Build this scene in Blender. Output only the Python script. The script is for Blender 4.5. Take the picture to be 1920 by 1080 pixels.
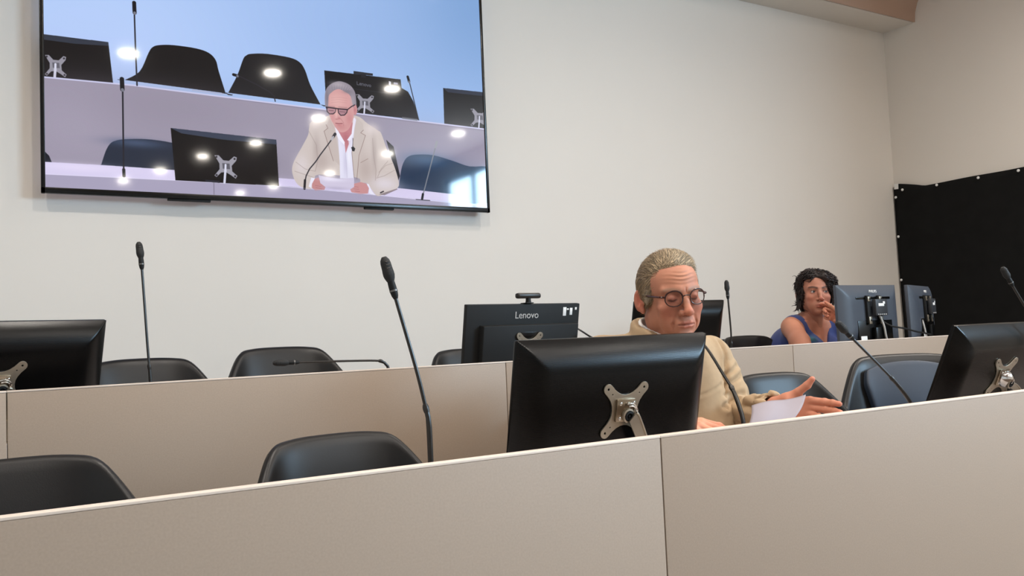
import bpy, bmesh, math, random
import numpy as np
from mathutils import Matrix, Vector

for _o in list(bpy.data.objects):
    bpy.data.objects.remove(_o)
SC = bpy.context.scene
COL = SC.collection
PI = math.pi

# ------------------------------------------------------------------ camera
cam_data = bpy.data.cameras.new('camera')
cam = bpy.data.objects.new('camera', cam_data)
COL.objects.link(cam)
SC.camera = cam
YAW, PITCH, ROLL = math.radians(30.995), math.radians(3.266), math.radians(-2.408)
cam_data.sensor_width = 36.0
cam_data.lens = 36.0 * 1600.0 / 1920.0
cam_data.clip_start = 0.05
_f = Vector((math.sin(YAW) * math.cos(PITCH), math.cos(YAW) * math.cos(PITCH), math.sin(PITCH)))
_r0 = Vector((math.cos(YAW), -math.sin(YAW), 0))
_u0 = _r0.cross(_f)
_r = math.cos(ROLL) * _r0 + math.sin(ROLL) * _u0
_u = -math.sin(ROLL) * _r0 + math.cos(ROLL) * _u0
cam.matrix_world = Matrix(((_r.x, _u.x, -_f.x, 0), (_r.y, _u.y, -_f.y, 0), (_r.z, _u.z, -_f.z, 1.2), (0, 0, 0, 1)))

# ------------------------------------------------------------------ view, world and lamps
vs = SC.view_settings
vs.view_transform = 'Standard'
vs.look = 'None'
vs.gamma = 1.0
vs.use_curve_mapping = False
vs.exposure = 0.0
SC.cycles.use_denoising = True
SC.cycles.max_bounces = 8
SC.cycles.sample_clamp_indirect = 6.0

world = bpy.data.worlds.new('world')
SC.world = world
world.use_nodes = True
wn = world.node_tree.nodes
wn['Background'].inputs['Color'].default_value = (0.62, 0.80, 1.0, 1)
wn['Background'].inputs['Strength'].default_value = 2.0

CEIL = 4.0
LAMP_W = 33.0
LAMP_COL = (1.0, 0.925, 0.85)
# recessed downlights, in rows across the hall
LAMPS = [(-0.8, 1.75), (1.05, 1.75), (2.9, 2.34), (4.6, 1.5),  # this group is unseen, added over the desks to light them
         (1.04, -0.34), (2.40, -0.40), (3.73, -0.44), (3.38, -1.92), (5.36, -2.01), (3.01, -3.49), (4.95, -3.50),
         (2.52, -4.56), (2.13, -5.76), (4.63, -5.18), (1.72, -6.81), (3.72, -7.40), (4.10, -6.60)]
LAMP_POWER = [1.0, 1.0, 0.5, 1.35, 1.0, 0.85, 0.55, 0.6, 0.5, .8, .8, .6, .6, .6, .4, .4, .4]


def lamp_light(x, y, power, cone=142):
    l = bpy.data.lights.new('downlight_beam', 'SPOT')
    l.energy = LAMP_W * power * 4.0
    l.color = LAMP_COL
    l.shadow_soft_size = 0.07
    l.spot_size = math.radians(cone)
    l.spot_blend = 1.0
    o = bpy.data.objects.new('downlight_beam', l)
    COL.objects.link(o)
    o.location = (x, y, CEIL - 0.08)
    return o


for (x, y), p in zip(LAMPS, LAMP_POWER):
    lamp_light(x, y, p, 165 if x == 4.6 else 142)

# daylight through the window in the right-hand wall
WIN = dict(x=6.05, y0=-3.9, y1=-0.9, z0=2.42, z1=3.72)
dl = bpy.data.lights.new('window_daylight', 'AREA')
dl.shape = 'RECTANGLE'
dl.size = WIN['y1'] - WIN['y0']
dl.size_y = WIN['z1'] - WIN['z0']
dl.energy = 650
dl.color = (0.50, 0.76, 1.0)
do = bpy.data.objects.new('window_daylight', dl)
COL.objects.link(do)
do.location = (6.2, (WIN['y0'] + WIN['y1']) / 2, (WIN['z0'] + WIN['z1']) / 2)
do.rotation_euler = (PI / 2, 0, PI / 2)


# ------------------------------------------------------------------ materials
def lin(c):
    return tuple(((v / 255.0) / 12.92 if v / 255.0 <= 0.04045 else ((v / 255.0 + 0.055) / 1.055) ** 2.4) for v in c)


def mat(name, rgb, rough=0.5, metal=0.0, spec=0.5, noise=None, bump=None, attr=None, sheen=0.0, coat=0.0, sss=0.0,
        emit=None):
    """rgb in display 0-255; noise=(scale, amount) mottles the colour; bump=(scale, strength, distance)"""
    m = bpy.data.materials.new(name)
    m.use_nodes = True
    nt = m.node_tree
    b = nt.nodes['Principled BSDF']
    c = lin(rgb)
    b.inputs['Base Color'].default_value = (*c, 1)
    b.inputs['Roughness'].default_value = rough
    b.inputs['Metallic'].default_value = metal
    b.inputs['Specular IOR Level'].default_value = spec
    b.inputs['Sheen Weight'].default_value = sheen
    b.inputs['Coat Weight'].default_value = coat
    b.inputs['Coat Roughness'].default_value = 0.15
    if sss:
        b.inputs['Subsurface Weight'].default_value = sss
        b.inputs['Subsurface Radius'].default_value = (0.012, 0.004, 0.002)
        b.inputs['Subsurface Scale'].default_value = 0.6
    if emit:
        b.inputs['Emission Color'].default_value = (*emit[0], 1)
        b.inputs['Emission Strength'].default_value = emit[1]
    tc = nt.nodes.new('ShaderNodeTexCoord')
    src = None
    if attr:
        a = nt.nodes.new('ShaderNodeAttribute')
        a.attribute_name = attr
        src = a.outputs['Color']
        nt.links.new(src, b.inputs['Base Color'])
    if noise:
        n = nt.nodes.new('ShaderNodeTexNoise')
        n.inputs['Scale'].default_value = noise[0]
        n.inputs['Detail'].default_value = 6
        nt.links.new(tc.outputs['Object'], n.inputs['Vector'])
        mp = nt.nodes.new('ShaderNodeMapRange')
        mp.inputs['From Min'].default_value = 0.3
        mp.inputs['From Max'].default_value = 0.7
        mp.inputs['To Min'].default_value = 1 - noise[1]
        mp.inputs['To Max'].default_value = 1 + noise[1]
        nt.links.new(n.outputs['Fac'], mp.inputs['Value'])
        mx = nt.nodes.new('ShaderNodeVectorMath')
        mx.operation = 'SCALE'
        if src:
            nt.links.new(src, mx.inputs[0])
        else:
            mx.inputs[0].default_value = c
        nt.links.new(mp.outputs['Result'], mx.inputs['Scale'])
        nt.links.new(mx.outputs['Vector'], b.inputs['Base Color'])
    if bump:
        if bump[0] == 'ribs':
            n = nt.nodes.new('ShaderNodeTexWave')
            n.bands_direction = 'Z'
            n.inputs['Scale'].default_value = bump[3]
        else:
            n = nt.nodes.new('ShaderNodeTexNoise')
            n.inputs['Scale'].default_value = bump[0]
            n.inputs['Detail'].default_value = 4
        nt.links.new(tc.outputs['Object'], n.inputs['Vector'])
        bp = nt.nodes.new('ShaderNodeBump')
        bp.inputs['Strength'].default_value = bump[1]
        bp.inputs['Distance'].default_value = bump[2]
        nt.links.new(n.outputs['Fac'], bp.inputs['Height'])
        nt.links.new(bp.outputs['Normal'], b.inputs['Normal'])
    return m


M = {}
M['wall'] = mat('wall_paint', (226, 220, 212), 0.85, spec=0.2, noise=(1.3, 0.012), bump=(220, 0.08, 0.001))
M['vault'] = mat('vault_paint', (184, 156, 138), 0.9, spec=0.2, noise=(3, 0.03))
M['floor'] = mat('floor_vinyl', (120, 112, 104), 0.5, noise=(6, 0.08))
M['laminate'] = mat('grey_beige_laminate', (158, 141, 125), 0.55, spec=0.35, noise=(260, 0.05), bump=(500, 0.06, 0.0005))
M['edge'] = mat('pale_edge_band', (214, 198, 184), 0.5)
M['desktop'] = mat('pale_desktop', (205, 196, 192), 0.4)
M['leather'] = mat('black_leather', (17, 16, 16), 0.40, spec=0.36, bump=(420, 0.25, 0.0006))
M['cushion'] = mat('window_sheen_leather', (46, 56, 70), 0.42, spec=0.45, bump=(420, 0.25, 0.0006))  # black cushion leather, with the window's blue gleam put into its colour
M['blackplastic'] = mat('black_plastic', (6, 6, 6), 0.26, spec=0.35)
M['ribbed'] = mat('ribbed_black_plastic', (5, 5, 5), 0.27, spec=0.2, bump=('ribs', 0.12, 0.0006, 110))
M['matblack'] = mat('matt_black_plastic', (16, 17, 17), 0.6, spec=0.3)
M['greyplastic'] = mat('dark_grey_plastic', (62, 68, 78), 0.45, spec=0.5)
M['steel'] = mat('brushed_steel', (168, 158, 142), 0.36, metal=0.85, noise=(30, 0.06))
M['polished'] = mat('polished_steel', (150, 139, 122), 0.22, metal=1.0)
M['chrome'] = mat('chrome', (215, 213, 210), 0.12, metal=1.0)
M['micmetal'] = mat('black_gooseneck', (36, 33, 30), 0.36, metal=0.35, spec=0.6)
M['foam'] = mat('mic_grille', (19, 19, 19), 0.7, bump=(900, 0.6, 0.001))
M['cloth'] = mat('black_sheet', (27, 27, 27), 0.95, spec=0.1, noise=(8, 0.12))
M['white'] = mat('white_plastic', (232, 232, 230), 0.5)
M['grey_cable'] = mat('grey_cable', (165, 163, 160), 0.5)
M['lens'] = mat('lamp_diffuser', (255, 250, 240), 0.5, emit=((1.0, 0.93, 0.82), 150.0))
M['paper'] = mat('paper', (150, 142, 148), 0.8, spec=0.2)
M['ring'] = mat('dull_ring', (105, 103, 100), 0.4, metal=0.4)
M['computer'] = mat('charcoal_plastic', (46, 48, 52), 0.5)
M['letter'] = mat('silver_lettering', (205, 203, 200), 0.35, metal=0.4)


# ------------------------------------------------------------------ mesh helpers
class MB:
    def __init__(s):
        s.bm = bmesh.new()

    def box(s, c, size, bevel=0.0, rot=None, seg=2):
        g = bmesh.ops.create_cube(s.bm, size=1.0)
        vs_ = g['verts']
        m = Matrix.Translation(Vector(c)) @ (rot.to_4x4() if rot else Matrix.Identity(4)) @ Matrix.Diagonal((*size, 1))
        bmesh.ops.transform(s.bm, matrix=m, verts=vs_)
        if bevel:
            es = list({e for v in vs_ for e in v.link_edges})
            bmesh.ops.bevel(s.bm, geom=es, offset=bevel, segments=seg, profile=0.5, affect='EDGES')
        return s

    def tube(s, pts, rad, n=10, cap=True):
        pts = [Vector(p) for p in pts]
        if not hasattr(rad, '__len__'):
            rad = [rad] * len(pts)
        t0 = (pts[1] - pts[0]).normalized()
        ref = Vector((0, 0, 1)) if abs(t0.z) < 0.9 else Vector((1, 0, 0))
        nrm = t0.cross(ref).normalized()
        rings = []
        for i, p in enumerate(pts):
            if i == 0:
                t = (pts[1] - pts[0]).normalized()
            elif i == len(pts) - 1:
                t = (pts[-1] - pts[-2]).normalized()
            else:
                t = ((pts[i + 1] - p).normalized() + (p - pts[i - 1]).normalized()).normalized()
            nrm = (nrm - t * nrm.dot(t)).normalized()
            b = t.cross(nrm)
            rings.append([s.bm.verts.new(p + rad[i] * (math.cos(2 * PI * k / n) * nrm + math.sin(2 * PI * k / n) * b)) for k in range(n)])
        for a, b in zip(rings, rings[1:]):
            for k in range(n):
                s.bm.faces.new((a[k], a[(k + 1) % n], b[(k + 1) % n], b[k]))
        if cap:
            s.bm.faces.new(rings[0][::-1])
            s.bm.faces.new(rings[-1])
        return s

    def lathe(s, c, axis, prof, n=24):
        """prof: list of (distance along axis, radius)"""
        c, ax = Vector(c), Vector(axis).normalized()
        nrm = ax.orthogonal().normalized()
        b = ax.cross(nrm)
        rings = [[s.bm.verts.new(c + ax * h + max(r, 1e-4) * (math.cos(2 * PI * k / n) * nrm + math.sin(2 * PI * k / n) * b)) for k in range(n)] for h, r in prof]
        for p, q in zip(rings, rings[1:]):
            for k in range(n):
                s.bm.faces.new((p[k], p[(k + 1) % n], q[(k + 1) % n], q[k]))
        s.bm.faces.new(rings[0][::-1])
        s.bm.faces.new(rings[-1])
        return s

    def prism(s, poly, y0, y1, mtx=None):
        """poly in (x, z), extruded along y"""
        a = [s.bm.verts.new((x, y0, z)) for x, z in poly]
        b = [s.bm.verts.new((x, y1, z)) for x, z in poly]
        n = len(poly)
        fs = [s.bm.faces.new(a), s.bm.faces.new(b[::-1])]
        for k in range(n):
            fs.append(s.bm.faces.new((a[k], b[k], b[(k + 1) % n], a[(k + 1) % n])))
        if mtx:
            bmesh.ops.transform(s.bm, matrix=mtx, verts=a + b)
        return s

    def grid(s, fn, nu, nv, close_u=False):
        vv = [[s.bm.verts.new(fn(i / nu, j / nv)) for j in range(nv + 1)] for i in range(nu + (0 if close_u else 1))]
        N = len(vv)
        for i in range(nu):
            for j in range(nv):
                s.bm.faces.new((vv[i][j], vv[(i + 1) % N][j], vv[(i + 1) % N][j + 1], vv[i][j + 1]))
        return s

    def mesh(s, name, smooth=35):
        bmesh.ops.recalc_face_normals(s.bm, faces=s.bm.faces[:])
        me = bpy.data.meshes.new(name)
        s.bm.to_mesh(me)
        s.bm.free()
        if smooth:
            me.shade_smooth()
            me.set_sharp_from_angle(angle=math.radians(smooth))
        return me


def spline(pts, per=6):
    """Catmull-Rom through the points"""
    P = [Vector(p) for p in pts]
    P = [2 * P[0] - P[1]] + P + [2 * P[-1] - P[-2]]
    out = []
    for i in range(1, len(P) - 2):
        for k in range(per):
            t = k / per
            a, b, c, d = P[i - 1], P[i], P[i + 1], P[i + 2]
            out.append(0.5 * ((2 * b) + (c - a) * t + (2 * a - 5 * b + 4 * c - d) * t * t + (3 * b - a - 3 * c + d) * t ** 3))
    out.append(P[-2])
    return out


def obj(name, me, material=None, parent=None, loc=None, rot=None, label=None):
    if isinstance(me, MB):
        me = me.mesh(name)
    if material and not me.materials:
        me.materials.append(material)
    o = bpy.data.objects.new(name, me)
    COL.objects.link(o)
    if parent:
        o.parent = parent
    if loc is not None:
        o.location = loc
    if rot is not None:
        o.rotation_euler = rot
    if label:
        o['label'] = label
    return o


def thing(name, label, cat, loc=(0, 0, 0), rotz=0.0, group=None):
    o = bpy.data.objects.new(name, None)
    o.empty_display_size = 0.05
    COL.objects.link(o)
    o.location = loc
    o.rotation_euler = (0, 0, rotz)
    o['label'] = label
    o['category'] = cat
    if group:
        o['group'] = group
    return o


def tag(o, label, cat, group=None):
    o['label'] = label
    o['category'] = cat
    if group:
        o['group'] = group
    return o


def dup(root, loc, rotz, label):
    def cp(o, parent):
        c = o.copy()
        COL.objects.link(c)
        c.parent = parent
        for ch in [k for k in bpy.data.objects if k.parent == o]:
            cp(ch, c)
        return c
    r = cp(root, None)
    r.location = loc
    r.rotation_euler = (0, 0, rotz)
    r['label'] = label
    return r


def kids(root, name):
    return [o for o in bpy.data.objects if o.parent == root and o.name.split('.')[0] == name]


def struct(name, mb, material):
    o = obj(name, mb, material)
    o['kind'] = 'structure'
    return o


def text_mesh(body, size, depth=0.0006, align='CENTER'):
    cu = bpy.data.curves.new('lettering', 'FONT')
    cu.body = body
    cu.size = size
    cu.extrude = depth
    cu.align_x = align
    t = bpy.data.objects.new('lettering_source', cu)
    COL.objects.link(t)
    dg = bpy.context.evaluated_depsgraph_get()
    me = bpy.data.meshes.new_from_object(t.evaluated_get(dg))
    bpy.data.objects.remove(t)
    return me


# ------------------------------------------------------------------ the hall
Y_BACK, X_RIGHT, X_LEFT, Y_REAR = 4.16, 6.05, -2.6, -8.4
F1, F2 = 0.15, 0.30
struct('floor', MB().box(((X_LEFT + X_RIGHT) / 2, (Y_REAR + 1.15) / 2, -0.06), (X_RIGHT - X_LEFT, 1.15 - Y_REAR, 0.12)), M['floor'])
struct('floor', MB().box(((X_LEFT + X_RIGHT) / 2, (1.15 + 2.46) / 2, F1 - 0.15), (X_RIGHT - X_LEFT, 2.46 - 1.15, 0.30)), M['floor'])
struct('floor', MB().box(((X_LEFT + X_RIGHT) / 2, (2.46 + Y_BACK) / 2, F2 - 0.2), (X_RIGHT - X_LEFT, Y_BACK - 2.46, 0.40)), M['floor'])
XC, XW = (X_LEFT + X_RIGHT) / 2, X_RIGHT - X_LEFT
struct('wall_back', MB().box((XC, Y_BACK + 0.1, 2.1), (XW + 0.4, 0.2, 4.6)), M['wall'])
struct('wall_left', MB().box((X_LEFT - 0.1, (Y_BACK + Y_REAR) / 2, 2.1), (0.2, Y_BACK - Y_REAR, 4.6)), M['wall'])
struct('wall_rear', MB().box((XC, Y_REAR - 0.1, 2.1), (XW + 0.4, 0.2, 4.6)), M['wall'])
w = MB()
_x = X_RIGHT + 0.1
w.box((_x, (WIN['y1'] + Y_BACK) / 2, 2.1), (0.2, Y_BACK - WIN['y1'], 4.6))
w.box((_x, (WIN['y0'] + Y_REAR) / 2, 2.1), (0.2, WIN['y0'] - Y_REAR, 4.6))
w.box((_x, (WIN['y0'] + WIN['y1']) / 2, (WIN['z0'] - 0.2) / 2), (0.2, WIN['y1'] - WIN['y0'], WIN['z0'] + 0.2))
w.box((_x, (WIN['y0'] + WIN['y1']) / 2, (WIN['z1'] + 4.4) / 2), (0.2, WIN['y1'] - WIN['y0'], 4.4 - WIN['z1']))
struct('wall_right', w, M['wall'])
w = MB()
for yy in (WIN['y0'] + 0.03, -3.0, -1.95, WIN['y1'] - 0.03):
    w.box((X_RIGHT + 0.06, yy, (WIN['z0'] + WIN['z1']) / 2), (0.06, 0.06, WIN['z1'] - WIN['z0']), 0.004)
for zz in (WIN['z0'] + 0.03, WIN['z1'] - 0.03):
    w.box((X_RIGHT + 0.06, (WIN['y0'] + WIN['y1']) / 2, zz), (0.06, WIN['y1'] - WIN['y0'], 0.06), 0.004)
struct('window_1', w, M['matblack'])
# ledge above the wall, and the brown vault that springs from it
struct('trim_1', MB().box((XC, (3.900 + Y_BACK) / 2, 3.56), (XW, Y_BACK - 3.900, 0.15)), M['wall'])
prof = [(3.888, 3.484), (3.880, 3.56), (3.855, 3.63), (3.80, 3.72), (3.70, 3.82), (3.56, 3.91), (3.38, 3.97), (3.1, CEIL), (Y_REAR, CEIL)]
w = MB()
back = [(y + 0.05 if i < 6 else y, z + 0.10) for i, (y, z) in enumerate(prof)]
poly = prof + back[::-1]
vA = [w.bm.verts.new((X_LEFT - 0.1, y, z)) for y, z in poly]
vB = [w.bm.verts.new((X_RIGHT, y, z)) for y, z in poly]
n_ = len(poly)
for k in range(n_):
    w.bm.faces.new((vA[k], vA[(k + 1) % n_], vB[(k + 1) % n_], vB[k]))
np_ = len(prof)
for k in range(np_ - 1):
    j0, j1 = n_ - 1 - k, n_ - 2 - k
    w.bm.faces.new((vA[k], vA[k + 1], vA[j1], vA[j0]))
    w.bm.faces.new((vB[k], vB[j0], vB[j1], vB[k + 1]))
struct('ceiling', w, M['vault'])

# ------------------------------------------------------------------ downlights
d0 = None
for i, (x, y) in enumerate(LAMPS):
    if d0 is None:
        d0 = thing('downlight', 'round recessed warm white downlight in the ceiling of the hall', 'ceiling light', (x, y, CEIL), group='recessed ceiling downlights')
        ring = [(0.085 + 0.012 * math.cos(a), -0.004 + 0.006 * math.sin(a)) for a in np.linspace(0, 2 * PI, 9)[:-1]]
        obj('trim_ring', MB().grid(lambda u, v: Vector((ring[int(v * 8) % 8][0] * math.cos(2 * PI * u), ring[int(v * 8) % 8][0] * math.sin(2 * PI * u), ring[int(v * 8) % 8][1])), 28, 8, True), M['white'], d0)
        obj('diffuser', MB().lathe((0, 0, -0.010), (0, 0, 1), [(0, 0.0), (0, 0.076), (0.006, 0.076), (0.006, 0.0)], 28), M['lens'], d0)
    else:
        dup(d0, (x, y, CEIL), 0, d0['label'])


# ------------------------------------------------------------------ smooth solids for bodies: distance fields meshed with surface nets
def V3(*a):
    return np.array(a, float)


class Field:
    def __init__(s, lo, hi, h):
        s.lo, s.h = np.array(lo, float), h
        s.n = np.ceil((np.array(hi, float) - s.lo) / h).astype(int) + 1
        s.d = np.full(tuple(s.n), 0.06, np.float32)

    def win(s, lo, hi, m):
        a = np.clip(np.floor((np.array(lo) - m - s.lo) / s.h).astype(int), 0, s.n)
        b = np.clip(np.ceil((np.array(hi) + m - s.lo) / s.h).astype(int) + 1, 0, s.n)
        if (b <= a).any():
            return None
        sl = tuple(slice(i, j) for i, j in zip(a, b))
        g = np.meshgrid(*[(s.lo[k] + s.h * np.arange(a[k], b[k])).astype(np.float32) for k in range(3)], indexing='ij', sparse=True)
        return sl, g

    def put(s, sl, v, k, cut=False):
        d = s.d[sl]
        if cut:
            if k > 0:
                h = np.clip(0.5 - 0.5 * (d + v) / k, 0, 1)
                s.d[sl] = d * (1 - h) - v * h + k * h * (1 - h)
            else:
                s.d[sl] = np.maximum(d, -v)
        else:
            if k > 0:
                h = np.clip(0.5 + 0.5 * (v - d) / k, 0, 1)
                s.d[sl] = v * (1 - h) + d * h - k * h * (1 - h)
            else:
                s.d[sl] = np.minimum(d, v)

    def cap(s, a, b, ra, rb=None, k=0.01, cut=False):
        a, b = np.array(a, float), np.array(b, float)
        rb = ra if rb is None else rb
        R = max(ra, rb)
        w = s.win(np.minimum(a, b) - R, np.maximum(a, b) + R, 0.03 + k)
        if w is None:
            return s
        sl, (X, Y, Z) = w
        d = b - a
        L2 = max(float(d @ d), 1e-12)
        t = np.clip(((X - a[0]) * d[0] + (Y - a[1]) * d[1] + (Z - a[2]) * d[2]) / L2, 0, 1)
        v = np.sqrt((X - a[0] - t * d[0]) ** 2 + (Y - a[1] - t * d[1]) ** 2 + (Z - a[2] - t * d[2]) ** 2) - (ra + (rb - ra) * t)
        s.put(sl, v.astype(np.float32), k, cut)
        return s

    def ell(s, c, r, k=0.01, cut=False, rot=None):
        c, r = np.array(c, float), np.array(r, float) * np.ones(3)
        R = r.max() if rot is not None else r
        w = s.win(c - R, c + R, 0.03 + k)
        if w is None:
            return s
        sl, (X, Y, Z) = w
        X, Y, Z = X - c[0], Y - c[1], Z - c[2]
        if rot is not None:
            m = np.array(rot)        # rows: local axes in world
            X, Y, Z = (m[0, 0] * X + m[0, 1] * Y + m[0, 2] * Z, m[1, 0] * X + m[1, 1] * Y + m[1, 2] * Z, m[2, 0] * X + m[2, 1] * Y + m[2, 2] * Z)
        k0 = np.sqrt((X / r[0]) ** 2 + (Y / r[1]) ** 2 + (Z / r[2]) ** 2)
        k1 = np.sqrt((X / r[0] ** 2) ** 2 + (Y / r[1] ** 2) ** 2 + (Z / r[2] ** 2) ** 2) + 1e-9
        s.put(sl, (k0 * (k0 - 1) / k1).astype(np.float32), k, cut)
        return s

    def chain(s, pts, rad, k=0.01, cut=False):
        if not hasattr(rad, '__len__'):
            rad = [rad] * len(pts)
        for i in range(len(pts) - 1):
            s.cap(pts[i], pts[i + 1], rad[i], rad[i + 1], k, cut)
        return s

    def half(s, p, nrm, k=0.0):
        """keep the side the normal points to"""
        g = np.meshgrid(*[(s.lo[i] + s.h * np.arange(s.n[i])).astype(np.float32) for i in range(3)], indexing='ij', sparse=True)
        nrm = np.array(nrm, float) / np.linalg.norm(nrm)
        v = (g[0] - p[0]) * nrm[0] + (g[1] - p[1]) * nrm[1] + (g[2] - p[2]) * nrm[2]
        s.put(tuple(slice(0, n) for n in s.n), v.astype(np.float32), k, True)
        return s

    def net(s):
        d = s.d
        ins = d < 0
        n = s.n
        cx = [slice(0, -1), slice(1, None)]
        cnt = np.zeros(tuple(n - 1), np.int8)
        for i in (0, 1):
            for j in (0, 1):
                for l in (0, 1):
                    cnt += ins[cx[i], cx[j], cx[l]]
        act = (cnt > 0) & (cnt < 8)
        idx = np.argwhere(act)
        ids = np.full(tuple(n - 1), -1, np.int64)
        ids[act] = np.arange(len(idx))
        acc = np.zeros((len(idx), 3))
        num = np.zeros(len(idx))
        I, J, K = idx.T
        cor = {(i, j, l): d[I + i, J + j, K + l] for i in (0, 1) for j in (0, 1) for l in (0, 1)}
        for ax in range(3):
            for p in (0, 1):
                for q in (0, 1):
                    o = [p, q]
                    o.insert(ax, 0)
                    e = list(o)
                    e[ax] = 1
                    a, b = cor[tuple(o)], cor[tuple(e)]
                    m = (a < 0) != (b < 0)
                    t = np.where(m, a / np.where(m, a - b, 1), 0)
                    pos = np.tile(np.array(o, float), (len(idx), 1))
                    pos[:, ax] = t
                    acc += pos * m[:, None]
                    num += m
        verts = s.lo + s.h * (idx + acc / num[:, None])
        faces = []
        for ax in range(3):
            a = [slice(None)] * 3
            b = [slice(None)] * 3
            a[ax] = slice(0, -1)
            b[ax] = slice(1, None)
            ia, ib = ins[tuple(a)], ins[tuple(b)]
            E = np.argwhere(ia != ib)
            o1, o2 = [x for x in range(3) if x != ax]
            ok = (E[:, o1] > 0) & (E[:, o2] > 0) & (E[:, o1] < n[o1] - 1) & (E[:, o2] < n[o2] - 1)
            E = E[ok]
            flip = ia[tuple(E.T)]
            q = []
            for (u, v) in ((0, 0), (1, 0), (1, 1), (0, 1)):
                C = E.copy()
                C[:, o1] -= u
                C[:, o2] -= v
                q.append(ids[tuple(C.T)])
            q = np.stack(q, 1)
            if ax == 1:
                flip = ~flip
            q[~flip] = q[~flip][:, ::-1]
            faces.append(q)
        return verts, np.concatenate(faces)


def np_mesh(name, parts, color=None, shift=(0, 0, 0)):
    """parts: list of (verts, faces); color: list of (n,3) arrays of display colours 0-255"""
    V, Fc, o = [], [], 0
    for v, f in parts:
        V.append(np.asarray(v))
        Fc.append(np.asarray(f) + o)
        o += len(v)
    V = np.concatenate(V) - np.array(shift)
    me = bpy.data.meshes.new(name)
    nf = sum(len(f) for f in Fc)
    nl = sum(f.size for f in Fc)
    me.vertices.add(len(V))
    me.vertices.foreach_set('co', V.astype(np.float32).ravel())
    me.loops.add(nl)
    me.loops.foreach_set('vertex_index', np.concatenate([f.ravel() for f in Fc]).astype(np.int32))
    me.polygons.add(nf)
    st, s0 = [], 0
    for f in Fc:
        st.append(s0 + np.arange(len(f)) * f.shape[1])
        s0 += f.size
    me.polygons.foreach_set('loop_start', np.concatenate(st).astype(np.int32))
    me.update(calc_edges=True)
    me.validate()
    if color is not None:
        c = np.concatenate(color) / 255.0
        c = np.where(c <= 0.04045, c / 12.92, ((c + 0.055) / 1.055) ** 2.4)
        at = me.color_attributes.new('tint', 'FLOAT_COLOR', 'POINT')
        at.data.foreach_set('color', np.concatenate([c, np.ones((len(c), 1))], 1).astype(np.float32).ravel())
    me.shade_smooth()
    return me


def smooth(v, f, it=2, w=0.5):
    """a little Laplacian smoothing of a quad net"""
    e = np.concatenate([f[:, [0, 1]], f[:, [1, 2]], f[:, [2, 3]], f[:, [3, 0]]])
    e = np.concatenate([e, e[:, ::-1]])
    for _ in range(it):
        s = np.zeros_like(v)
        c = np.bincount(e[:, 0], minlength=len(v))
        for k in range(3):
            s[:, k] = np.bincount(e[:, 0], weights=v[e[:, 1], k], minlength=len(v))
        v = v * (1 - w) + w * s / np.maximum(c, 1)[:, None]
    return v


def rot_zxy(yaw, pitch, roll):
    cy, sy, cp, sp, cr, sr = math.cos(yaw), math.sin(yaw), math.cos(pitch), math.sin(pitch), math.cos(roll), math.sin(roll)
    return np.array([[cy, -sy, 0], [sy, cy, 0], [0, 0, 1]]) @ np.array([[1, 0, 0], [0, cp, -sp], [0, sp, cp]]) @ np.array([[cr, 0, sr], [0, 1, 0], [-sr, 0, cr]])


def tint(v, base, spots):
    """spots: (centre, radii, colour, strength)"""
    c = np.tile(np.array(base, float), (len(v), 1))
    for ce, r, col, st in spots:
        q = (((v - np.array(ce)) / (np.array(r) * np.ones(3))) ** 2).sum(1)
        w = (st * np.exp(-q * 1.2))[:, None]
        c = c * (1 - w) + np.array(col, float) * w
    return c


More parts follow.
